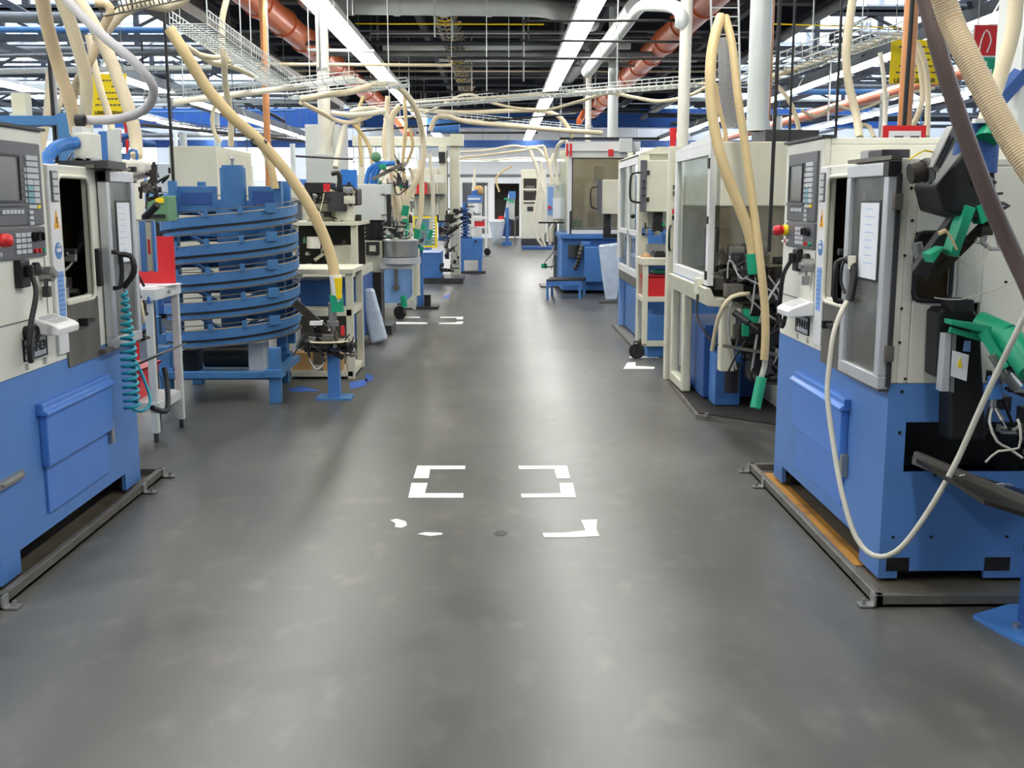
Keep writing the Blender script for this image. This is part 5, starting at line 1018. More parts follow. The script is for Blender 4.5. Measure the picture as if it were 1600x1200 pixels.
# far cart and items toward the end wall
f_ = lambda x, y, Y=31.: at(x, y, Y)
fc2 = T('tool_cart', 'white frame cart with black casters far down the left side of the aisle', 'cart', (f_(748, 0).x, 31.3, 0))
for x in (f_(737, 0).x, f_(758, 0).x): P(fc2, 'leg', post(MB(), x, 31.05, .2, f_(0, 338).z if x < f_(750, 0).x else f_(0, 290).z, .07), 'white')
P(fc2, 'shelf', MB().box(f_(735, 0).x, f_(760, 0).x, 31, 31.7, f_(0, 343).z, f_(0, 339).z), 'white'); P(fc2, 'shelf', MB().box(f_(735, 0).x, f_(760, 0).x, 31, 31.7, f_(0, 357).z, f_(0, 354).z), 'white'); caster(fc2, f_(760, 0).x, 31.05, .1)
S('parts_bin', MB().box(f_(739, 0).x, f_(757, 0).x, 31.1, 31.5, f_(0, 354).z, f_(0, 346).z), 'red', 'red bins on the far white cart', 'bin')
wu = T('wash_unit', 'white machine head with a dark blue band and cap behind the far white cart', 'machine', (f_(740, 0, 33).x, 33.3, 0))
P(wu, 'body', MB().box(f_(729, 0, 33).x, f_(751, 0, 33).x, 33, 33.6, 0, f_(0, 316, 33).z), 'palegrey', .02); P(wu, 'blue_band', MB().box(f_(728, 0, 33).x, f_(752, 0, 33).x, 32.95, 33.6, f_(0, 316, 33).z, f_(0, 305, 33).z), 'lathe_blue'); P(wu, 'white_stripe', MB().box(f_(729, 0, 33).x, f_(749, 0, 33).x, 32.93, 32.95, f_(0, 312, 33).z, f_(0, 309.5, 33).z), 'white'); P(wu, 'cap', MB().cyl(f_(742, 305, 33.2), f_(742, 297, 33.2), .1), 'deep_blue'); P(wu, 'sheet', MB().box(f_(737, 0, 33).x, f_(746, 0, 33).x, 32.97, 33, f_(0, 333, 33).z, f_(0, 317, 33).z), 'paper')
S('wicker_basket', MB().lathe([(.001, 0), (.12, .01), (.17, .1), (.16, .22), (.1, .28), (.001, .29)], (f_(747, 297, 33.35).x, 33.35, f_(0, 305, 33).z), 16), 'wood', 'round brown bundle on top of the blue banded machine', 'basket')
f3 = lambda x, y, Y=38.: at(x, y, Y)
wb = T('waste_bag', 'white bin bag hanging from a low stand before the far dark doorway', 'bag', (f3(776, 0).x, 38, 0))
P(wb, 'bag', MB().lathe([(.001, .03), (.16, .05), (.2, .4), (.27, .75), (.3, .82)], (f3(776, 0).x, 38, 0), 18), 'bag', label='translucent white plastic bag'); P(wb, 'lid', MB().box(f3(769, 0).x, f3(788, 0).x, 37.8, 38.2, .82, .9), 'white'); P(wb, 'red_cap', MB().box(f3(778, 0).x, f3(786, 0).x, 37.85, 38.1, .9, 1.0), 'red')
gm = T('press_machine', 'grey slanted machine on a blue stand beside the far dark doorway', 'machine', (f3(796, 0).x, 38.4, 0))
P(gm, 'body', MB().prism([(f3(787, 0).x, .95), (f3(804, 0).x, .85), (f3(805, 0).x, 1.7), (f3(795, 0).x, 1.8)], 'y', 38.2, 38.8), 'palegrey', .03); P(gm, 'blue_motor', MB().box(f3(795, 0).x, f3(806, 0).x, 38.1, 38.5, 1.6, 1.85), 'mid_blue'); P(gm, 'stand', MB().box(f3(786, 0).x, f3(798, 0).x, 38.3, 38.7, .3, .9), 'deep_blue'); P(gm, 'pillar', MB().cyl((f3(792, 0).x, 38.1, 0), (f3(792, 0).x, 38.1, 1.3), .06), 'mid_blue'); P(gm, 'foot', MB().box(f3(784, 0).x, f3(800, 0).x, 38, 38.8, .0, .12), 'mid_blue'); P(gm, 'green_belt', MB().bar(f3(788, 310, 38.1), f3(803, 316, 38.1), .06, .06), 'green')
P(gm, 'side_frame', MB().box(f3(804, 0).x, f3(806, 0).x, 38, 38.1, 0, 1).box(f3(806, 0).x, f3(812, 0).x, 38, 38.2, .9, 1), 'pipe_grey')
# ================================================================== columns, ducts and pipes
def vpipe(name, px, y0, z0, Y, w, m, lbl, cat='pipe', top=5.4, n=16, dx=0, flange=False):
    c = at(px, y0, Y); r = w / 2 / FPX * Y; t = Vector((c.x + dx, Y, top))
    o = S(name, MB().cyl((c.x, Y, z0), t, r, n), m, lbl, cat)
    if flange:
        P(o, 'flange', MB().cyl((c.x, Y, z0), (c.x, Y, z0 + .03), r * 1.4, n).cyl((c.x, Y, z0 + .03), (c.x, Y, z0 + .08), r * 1.15, n), m)
        P(o, 'joint_ring', MB().cyl((c.x, Y, z0 + 1.0), (c.x, Y, z0 + 1.04), r * 1.06, n), 'steel')
    return o
zst = at(0, 243, 14.05).z
S('filter_cabinet', MB().box(at(480, 0, 14).x, at(528, 0, 14).x, 13.55, 13.98, 0, zst), 'palegrey', 'lower pale cabinet under the white exhaust column, before the tall pale cabinet', 'cabinet', bevel=.006)
vpipe('exhaust_column', 507, 200, zst, 13.8, 19, 'offwhite', 'tall white exhaust column rising to the left light row', 'duct', top=4.6, n=22, flange=True)
vpipe('exhaust_column', 1065, 200, 0, 10, 18, 'offwhite', 'tall white exhaust column beside the red signal lamp of the cream post', 'duct', top=3.0 + .55, n=22, dx=.02)
o = S('exhaust_box', MB().box(2.0, 2.4, 8.3, 8.75, 1.895, 2.03), 'charcoal', 'flat dark collar box under the widest white duct', 'box')
vpipe('exhaust_duct', 1183, 200, 2.03, 8.5, 33, 'duct', 'widest white duct standing on the glass door machine', 'duct', top=5.35, n=26, flange=True)
vpipe('copper_pipe', 417, 200, 0, 13, 10.5, 'copper', 'vertical copper pipe left of the white exhaust column', top=4.3)
vpipe('copper_pipe', 1411, 200, 0, 7, 21, 'copper', 'thick vertical copper pipe behind the right lathe', top=5.3, dx=.02)
vpipe('copper_pipe', 1202, 120, 1.9, 8.9, 8, 'copper', 'thin copper pipe beside the widest white duct', top=5.3)
for px, y, Y, w, l, dx, zb in ((1412, 200, 6.5, 7, 'black hanging rod crossing the thick copper pipe', .03, 1.7), (1209, 200, 6.6, 6, 'black hanging rod left of the right lathe panel', .02, 1.2), (1234, 200, 7.0, 4, 'thin black hanging rod above the right lathe panel', 0, 1.7), (1306, 200, 7.2, 4.5, 'thin black hanging rod behind the pale hanging hose', .0, 1.7), (267, 200, 9.2, 5, 'black hanging rod before the cream cabinet on the left', -.02, 1.5), (85, 200, 5.9, 6, 'black hanging rod beside the blue portal column', -.02, 1.7), (91, 200, 5.95, 7, 'grey hanging rod beside the blue portal column', -.02, 1.2)):
    vpipe('hanging_rod', px, y, zb, Y, w, 'black' if 'black' in l else 'hose_grey', l, 'rod', top=5.2, dx=dx, n=10)
vpipe('support_column', 957, 190, 2.52, 18.0, 15, 'duct', 'pale column standing on the glazed cell head beam', 'column', n=16, top=4.6)
vpipe('support_column', 919, 190, 0, 22, 9, 'offwhite', 'slim pale column behind the glazed cell', 'column', n=14, top=4.6)
def run(name, p, q, wpx, m, lbl, cat='pipe', n=14, joints=0, jm=None):
    a, b_ = at(*p), at(*q); r = wpx / 2 / FPX * p[2]
    o = S(name, MB().cyl(a, b_, r, n), m, lbl, cat)
    for k in range(joints):
        c = a.lerp(b_, (k + .5) / joints); d = (b_ - a).normalized(); P(o, 'joint_collar', MB().cyl(c - d * r * .35, c + d * r * .35, r * 1.1, n), jm or m)
    return o
# orange pipes run along the hall
def along(name, x, z, y0, y1, r, m, lbl, joints=0, cat='pipe'):
    o = S(name, MB().cyl((x, y0, z), (x, y1, z), r, 20), m, lbl, cat)
    for k in range(joints):
        y = y0 + (y1 - y0) * (k + .5) / joints; P(o, 'joint_collar', MB().cyl((x, y - .07, z), (x, y + .07, z), r * 1.12, 20), m)
    return o
along('orange_pipe', -3.28, 4.2, 6, 34, .2, 'orange_pipe', 'glossy orange brown pipe running along the left of the hall ceiling', 16)
along('orange_pipe', 2.86, 4.2, 6, 34, .2, 'orange_pipe', 'glossy orange brown pipe running along the right of the hall ceiling', 16)
along('orange_pipe', 6.75, 3.35, 11, 40, .1, 'orange_pipe', 'thin orange pipe under the hooded light row on the right', 10)
along('grey_pipe', -4.6, 4.1, 8, 40, .09, 'pipe_grey', 'grey pipe running beside the left orange pipe', 8)
along('grey_pipe', 4.9, 4.3, 10, 40, .08, 'pipe_grey', 'grey pipe running beside the right orange pipe', 8)
# white ducts across the hall
d1 = run('air_duct', (512, 8, 16), (800, 11, 16), 27, 'duct', 'big white air duct crossing the ceiling, nearest one', 'duct', 24, 4, 'duct')
a = [at(800, 11, 16), at(850, 13, 16), at(890, 24, 16.4), at(925, 36, 17)]
P(d1, 'bent_section', MB().tube(a, 27 / 2 / FPX * 16, 20, step=.1), 'duct')
P(d1, 'elbow', MB().tube([at(512, 8, 16), at(495, 9, 16), at(480, 0, 16.2), at(470, -20, 16.4)], 27 / 2 / FPX * 16, 20, step=.1), 'duct')
run('air_duct', (598, 72, 22), (985, 70, 22), 14, 'duct', 'slimmer white air duct crossing the ceiling behind the nearest one', 'duct', 18, 6)
e_ = [at(1066, 40, 10), at(1064, 20, 10), at(1050, 10, 10.6), at(1020, 8, 11.5), at(1000, 12, 12.4), at(980, 38, 13.6), at(955, 70, 15.4), at(925, 108, 18)]
S('exhaust_elbow', MB().tube(e_, .062, 18, step=.08), 'duct', 'white duct bending from the right exhaust column toward the hall end', 'duct')
run('air_duct', (990, 12, 14), (918, 112, 19.5), 26, 'duct', 'sloping white duct with an open end between light row and orange pipe', 'duct', 20, 3, 'steel')
run('air_duct', (930, 75, 20), (880, 132, 27), 20, 'pipe_grey', 'grey duct along the right light row, partly behind it', 'duct', 18, 2)
# thin pipes and cables across
rs = random.Random(11)
cross = [((400, 100, 15), (705, 102, 15), 5, 'hose_beige', 'pale pipe crossing left of the dark cable ladder'), ((555, 37, 17), (850, 38, 17), 2.2, 'yellow', 'thin yellowish pipe under the nearest air duct'),
 ((578, 52, 19), (965, 52, 19), 2.6, 'duct', 'thin silver pipe between the two air ducts'), ((815, 33, 11), (1072, 32, 11), 4, 'black', 'upper black cable strung across right of the centre'), ((812, 63, 11.5), (1110, 66, 11.5), 4, 'black', 'middle black cable strung across right of the centre'),
 ((705, 91, 12), (1110, 92, 12), 4, 'black', 'lower black cable strung across right of the centre'), ((640, 144, 13), (1110, 144, 13), 2.5, 'black', 'long thin black cable below the ceiling pipes'), ((560, 205, 16), (900, 178, 16), 3, 'black', 'thin black cable slanting under the cable ladders'),
 ((1190, 37, 9), (1420, 44, 9), 2, 'yellow', 'thin yellow cable crossing the roof windows on the right'), ((400, 124, 24), (760, 122, 24), 3, 'pipe_grey', 'thin grey conduit behind the dark cable ladder'), ((480, 78, 16), (585, 80, 16), 5, 'duct', 'short pale pipe crossing the left orange pipe'),
 ((-20, 112, 12), (330, 105, 13), 9, 'duct', 'white pipe crossing below the left roof windows'), ((-20, 88, 14), (300, 82, 14), 6, 'pipe_grey', 'grey pipe crossing before the left roof windows'), ((0, 145, 18), (460, 150, 18), 5, 'pipe_grey', 'grey pipe crossing over the left machines'), ((200, 157, 20), (500, 160, 20), 4, 'duct', 'pale pipe low over the left machines')]
for p, q, wd, m, l in cross: run('cross_pipe', p, q, wd, m, l, 'pipe', 8)
def ordl(i): return ORD[i]
for i in range(26):
    y = 14 + i * 1.15; z = rs.uniform(4.05, 4.75); x0 = rs.uniform(-4.6, -2.6) if rs.random() < .6 else rs.uniform(-2, 0); x1 = rs.uniform(2.6, 5) if rs.random() < .7 else rs.uniform(.2, 2)
    S('ceiling_conduit', MB().cyl((x0, y, z), (x1, y, z), rs.uniform(.018, .05), 8), rs.choice(['pipe_grey', 'beam_dark', 'duct', 'beam_dark', 'pipe_grey', 'hose_beige', 'beam_brown']), 'straight conduit crossing under the dark middle ceiling, %s from the near air duct' % ordl(i), 'pipe', None)
for side, sx in (('left', -1), ('right', 1)):
    for i in range(14):
        y = 13 + i * 1.9; z = rs.uniform(3.7, 4.5); xa = rs.uniform(4.5, 6.5); xb = rs.uniform(9, 17)
        S('ceiling_conduit', MB().cyl((sx * xa, y, z), (sx * xb, y, z + rs.uniform(-.1, .1)), rs.uniform(.03, .08), 8), rs.choice(['pipe_grey', 'beam_dark', 'duct', 'pipe_grey', 'ring_blue', 'beam_dark']), 'conduit crossing before the %s roof windows, %s from the camera' % (side, ordl(i)), 'pipe')
for i in range(24):
    y = 13.5 + (i % 12) * 2.3 + rs.uniform(-.4, .4); x = rs.uniform(-3.0, 3.0); zb = rs.uniform(3.0, 4.2)
    S('hanger_rod', MB().cyl((x, y, zb), (x, y, 5.4), .013, 6), rs.choice(['duct', 'duct', 'pipe_grey', 'hose_beige']), 'thin hanger rod under the middle ceiling, %s nearest' % ordl(i), 'rod')
for side, sx in (('left', -1), ('right', 1)):
    for i in range(14):
        y = (11, 15.5, 20, 24.5, 29, 33.5)[i % 6]; x = sx * rs.uniform(5.4, 13); S('hanger_rod', MB().cyl((x, y, rs.uniform(2.6, 3.6)), (x, y, 4.34), rs.uniform(.012, .022), 6), rs.choice(['duct', 'black', 'pipe_grey', 'ring_blue']), 'vertical hanger rod before the %s roof windows, %s from the camera' % (side, ordl(i)), 'rod')
for i in range(10):
    sx = -1 if i < 5 else 1; y = 14 + (i % 5) * 5; x = sx * rs.uniform(5, 8)
    S('ceiling_brace', MB().bar((x, y, 3.9), (x + sx * 2.2, y + .5, 5.1), .1, .1), 'beam_dark', 'dark diagonal brace under the %s roof windows, %s from the camera' % ('left' if sx < 0 else 'right', ordl(i % 5)), 'brace')
# blue crane bridge and duct far down the hall
cr = T('crane_bridge', 'long blue crane bridge spanning the far end of the hall', 'crane', (0, 38, 3.8))
P(cr, 'girder', MB().box(-14, 14, 37.8, 38.2, 4.0, 4.6), 'crane_blue'); P(cr, 'lower_flange', MB().box(-14, 14, 37.7, 38.3, 3.97, 4.02), 'deep_blue'); P(cr, 'lower_beam', MB().box(-14, 14, 38.6, 38.8, 3.35, 3.6), 'deep_blue')
for x in (-9, -5, 4, 8): P(cr, 'stiffener', MB().box(x, x + .06, 37.75, 37.8, 4.02, 4.6), 'deep_blue')
run('blue_drum', (667, 196, 30), (718, 197, 30), 22, 'mid_blue', 'round blue drum hanging over the cream gantry', 'drum', 18)
run('signal_pipe', (622, 190, 24), (640, 212, 23), 14, 'orange_pipe', 'short orange bend above the cream gantry', 'pipe', 14)
run('signal_pipe', (905, 190, 24), (912, 176, 25), 10, 'orange_pipe', 'small orange bend beside the pale columns, right of the aisle', 'pipe', 12)
# cable ladders and wire trays
def ladder(p, q, wv, lbl, m='duct', rung=.12, rail=.02, h=.06, name='cable_ladder'):
    p, q, wv = Vector(p), Vector(q), Vector(wv); t = T(name, lbl, 'cable ladder', tuple(p))
    for k in (0, 1): P(t, 'rail', MB().bar(p + wv * k, q + wv * k, rail, h), m)
    mb = MB(); n = int((q - p).length / rung)
    for i in range(n + 1): c = p.lerp(q, i / n); mb.bar(c, c + wv, rail * .6, rail * .6)
    P(t, 'rungs', mb, m)['kind'] = 'stuff'
    return t
def wl(p, q, wd, lbl, m='duct', sp=.11, hh=.075, r=.0055):
    p, q = at(*p), at(*q); d = (q - p).normalized(); sd = d.cross(Vector((0, 0, 1))).normalized(); up = sd.cross(d); t = T('wire_tray', lbl, 'cable tray', tuple(p))
    for a_, b2 in ((0, hh), (0, hh * .5), (0, 0), (wd * .33, 0), (wd * .66, 0), (wd, 0), (wd, hh * .5), (wd, hh)):
        o_ = sd * a_ + up * b2; P(t, 'long_wire', MB().cyl(p + o_, q + o_, r, 5), m)
    mb = MB(); n = int((q - p).length / sp)
    for i in range(n + 1):
        c = p.lerp(q, i / n); mb.tube([c + up * hh, c, c + sd * wd, c + sd * wd + up * hh], r, 4, raw=True)
    P(t, 'cross_wires', mb, m)['kind'] = 'stuff'
    for k in range(3):
        c = p.lerp(q, (k + .5) / 3) + sd * (wd / 2); P(t, 'suspension_wire', MB().cyl(c, Vector((c.x, c.y, 5.4)), .006, 5), m)
    return t
ck = ladder((-.98, 11, 4.4), (-.98, 34, 4.4), (.3, 0, 0), 'dark cable ladder loaded with cables running along the hall centre', 'charcoal', .3, .04, .1)
for i in range(6): P(ck, 'cable', MB().tube([(-.95 + i * .05, 11 + k * 2, 4.47 + rs.uniform(-.02, .03)) for k in range(12)], .022, 7, step=.5), rs.choice(['charcoal', 'black', 'pipe_grey', 'beam_brown']))
for i in range(4): P(ck, 'cable', MB().tube([(-.94 + i * .075, 11 + k * 2, 4.345 + rs.uniform(-.02, .03)) for k in range(12)], .03, 7, step=.5), rs.choice(['charcoal', 'beam_brown', 'charcoal']))
for i in range(44):
    y = 12 + i * .42; P(ck, 'cable_tie', MB().tube([(-1.01, y, 4.36), (-.83 + rs.uniform(-.02, .02), y + .02, 4.3), (-.67, y, 4.36), (-.61 + rs.uniform(-.02, .06), y - .02, 4.40 + rs.uniform(-.05, .05))], .011, 5, step=.1), 'yellow' if rs.random() < .25 else 'hose_tan')
wl((560, 176, 17), (1110, 134, 11), .3, 'wire cable tray crossing the aisle, upper one')
wl((650, 182, 16), (905, 206, 18), .3, 'wire cable tray crossing the aisle, lower one')
wl((240, 162, 12), (560, 128, 12), .3, 'wire cable tray crossing behind the copper pipe')
wl((458, 156, 13), (640, 136, 13), .3, 'short wire cable tray crossing behind the white exhaust column')
wl((265, 38, 9), (418, 136, 12), .3, 'grey wire cable tray sloping down left of the copper pipe', hh=.11, sp=.08)
wl((160, 26, 7), (330, -10, 7.6), .25, 'short wire cable tray at the upper left under a beige hose', m='beam_brown', sp=.06)
wl((1195, 132, 10), (1418, 56, 8), .3, 'wire cable tray rising to the right above the hooded light row', hh=.11)
wl((200, 195, 14), (470, 222, 18), .3, 'wire cable tray low over the cream cabinet', m='beam_brown')
a, b_ = at(1112, -20, 8.2), at(1116, 40, 8.2)
ladder(at(1110, -30, 8.2), at(1114, 150, 8.2), at(1155, 60, 8.2) - at(1112, 60, 8.2), 'upright white wire ladder behind the twin beige hoses', rung=.06, rail=.012, h=.012)
S('cable_trunking', MB().bar(at(250, 5, 12), at(520, 165, 22), .45, .12), 'beam_brown', 'grey brown trunking sloping from the upper left toward the exhaust column', 'trunking')
# ================================================================== signs
def yellow_sign(c0, c1, Y, lbl):
    a_, b2 = at(c0[0], c0[1], Y), at(c1[0], c1[1], Y); w2 = b2.x - a_.x; h2 = a_.z - b2.z; cx = (a_.x + b2.x) / 2
    s = S('warning_sign', MB().box(a_.x, b2.x, Y, Y + .006, b2.z, a_.z), 'yellow', lbl, 'sign')
    words(s, 'lettering', 'LEBENSGEFAHR', w2 * .118, (cx, Y - .002, b2.z + h2 * .07), (R(90), 0, 0), 'black', bold=.001)
    for i, (u0, u1) in enumerate(((.12, .93), (.18, .85), (.2, .8), (.58, .8), (.15, .75))):
        z = b2.z + h2 * (.24 + i * .145); x = a_.x + w2 * u0; mb = MB(); r_ = random.Random(i)
        while x < a_.x + w2 * u1: l = r_.uniform(.05, .13) * w2; mb.box(x, min(x + l, a_.x + w2 * u1), Y - .0015, Y, z, z + h2 * .035); x += l + .025 * w2
        P(s, 'text_line', mb, 'beam_brown')
    for x in (a_.x + .03, b2.x - .03): P(s, 'hanger_wire', MB().cyl((x, Y + .003, a_.z), (x, Y + .003, 5.2), .004, 6), 'pipe_grey')
yellow_sign((139, 115), (201, 181), 9.5, 'yellow danger sign with black lettering behind the beige hoses on the left')
yellow_sign((1393, 62), (1468, 131), 8.6, 'yellow danger sign with black lettering behind the copper pipe on the right')
Yb = 7.4; b0, b1 = at(1522, 38, Yb), at(1592, 138, Yb); sb = S('safety_board', MB().box(b0.x, b1.x + .1, Yb, Yb + .01, b1.z, b0.z), 'white', 'white safety board with red and green fire and first aid panels, upper right', 'sign')
hw = (b1.x - b0.x) / 2 - .012; hh = (b0.z - b1.z) / 2 - .012
for i in (0, 1):
    for j in (0, 1):
        x = b0.x + .008 + i * (hw + .012); z = b1.z + .006 + j * (hh + .012); m = 'red' if (i + j) % 2 == 1 else 'green'
        p = P(sb, 'pictogram', MB().box(x, x + hw, Yb - .003, Yb, z, z + hh), m, label={'red': 'red fire equipment panel', 'green': 'green rescue panel'}[m])
        cx, cz = x + hw / 2, z + hh / 2
        if (i, j) == (0, 0): s = MB().box(cx - .018, cx + .018, Yb - .005, Yb - .003, cz - hh * .36, cz + hh * .36).box(cx - hw * .36, cx + hw * .36, Yb - .005, Yb - .003, cz - .02, cz + .02)
        elif (i, j) == (0, 1): s = MB().tube([(cx - .04, Yb - .004, cz - hh * .4), (cx - .03, Yb - .004, cz + .0), (cx, Yb - .004, cz + hh * .35), (cx + .035, Yb - .004, cz), (cx + .01, Yb - .004, cz - hh * .4)], .005, 6)
        elif (i, j) == (1, 1): s = MB().box(x + .01, x + hw - .01, Yb - .005, Yb - .003, cz - hh * .2, cz + hh * .14).box(cx + .02, cx + .04, Yb - .005, Yb - .003, cz + hh * .2, cz + hh * .38)
        else: s = MB().cyl((cx, Yb - .005, cz), (cx, Yb - .003, cz), hw * .36, 20)
        P(p, 'symbol', s, 'white')
for x in (b0.x + .03, b1.x): P(sb, 'hanger_wire', MB().cyl((x, Yb + .005, b0.z), (x, Yb + .005, 5.2), .005, 6), 'pipe_grey')
# ================================================================== background machines seen through the gaps
bgc = [(-4.6, 11.5, 1.1, 1.9, 'cream'), (-4.4, 14.2, 1.3, 1.6, 'mid_blue'), (-4.8, 17.5, 1.4, 2.1, 'palegrey'), (-4.2, 21, 1.2, 1.8, 'beige'), (-4.0, 25, 1.3, 2.0, 'mid_blue'), (-3.6, 29, 1.3, 2.2, 'cream'), (-7, 15, 1.6, 1.9, 'offwhite'), (-7.5, 20, 1.6, 2.2, 'mid_blue'), (-8, 26, 1.8, 2.3, 'cream'), (-10.5, 22, 1.8, 2.0, 'palegrey'), (-12, 28, 2, 2.4, 'offwhite'), (-3.4, 35, 1.4, 2.1, 'offwhite'),
       (4.2, 9.5, 1.2, 1.9, 'palegrey'), (4.4, 13, 1.4, 2.0, 'mid_blue'), (4.4, 18, 1.4, 2.1, 'cream'), (4.0, 24, 1.4, 2.0, 'offwhite'), (3.2, 29, 1.6, 2.2, 'mid_blue'), (7.5, 16, 1.8, 2.0, 'cream'), (8, 22, 1.8, 2.3, 'palegrey'), (11, 26, 2, 2.2, 'mid_blue'), (3.2, 35, 1.6, 2.1, 'cream'), (-2.6, 26.5, 1.0, 1.9, 'offwhite'), (-2.4, 30, 1.0, 2.2, 'cream'), (2.3, 24.5, 1.0, 2.0, 'palegrey'), (2.4, 31, 1.0, 2.2, 'offwhite')]
nl = {'left': 0, 'right': 0}
for x, y, w2, h2, m in sorted(bgc, key=lambda q_: q_[1]):
    sd = 'left' if x < 0 else 'right'; i = nl[sd]; nl[sd] += 1
    nm_ = {'cream': 'cream', 'mid_blue': 'blue', 'palegrey': 'pale grey', 'beige': 'beige', 'offwhite': 'off-white'}[m]
    t = T('background_machine', '%s machine housing in the background on the %s, %s of the listed rows' % (nm_, sd, ordl(i)) if False else '%s machine in the %s background, %s away from the camera there' % (nm_, sd, ordl(i)), 'machine', (x, y, 0))
    P(t, 'base', MB().box(x - w2 / 2, x + w2 / 2, y, y + 1.5, .05, h2 * .45), 'mid_blue' if m != 'mid_blue' else 'deep_blue', .01)
    P(t, 'housing', MB().box(x - w2 / 2 + .05, x + w2 / 2 - .05, y + .1, y + 1.4, h2 * .45, h2), m, .02)
    P(t, 'window', MB().box(x - w2 * .3, x + w2 * .05, y + .09, y + .1, h2 * .55, h2 * .85), 'dark_metal'); P(t, 'control_panel', MB().box(x + w2 * .15, x + w2 * .38, y + .06, y + .1, h2 * .6, h2 * .85), 'panel_grey')
    P(t, 'foot', MB().box(x - w2 / 2 + .1, x + w2 / 2 - .1, y + .1, y + 1.4, 0, .05), 'charcoal')
    P(t, 'pipe_stack', MB().cyl((x + w2 * .2, y + .5, h2), (x + w2 * .2, y + .5, h2 + .8), .05, 10), 'duct')
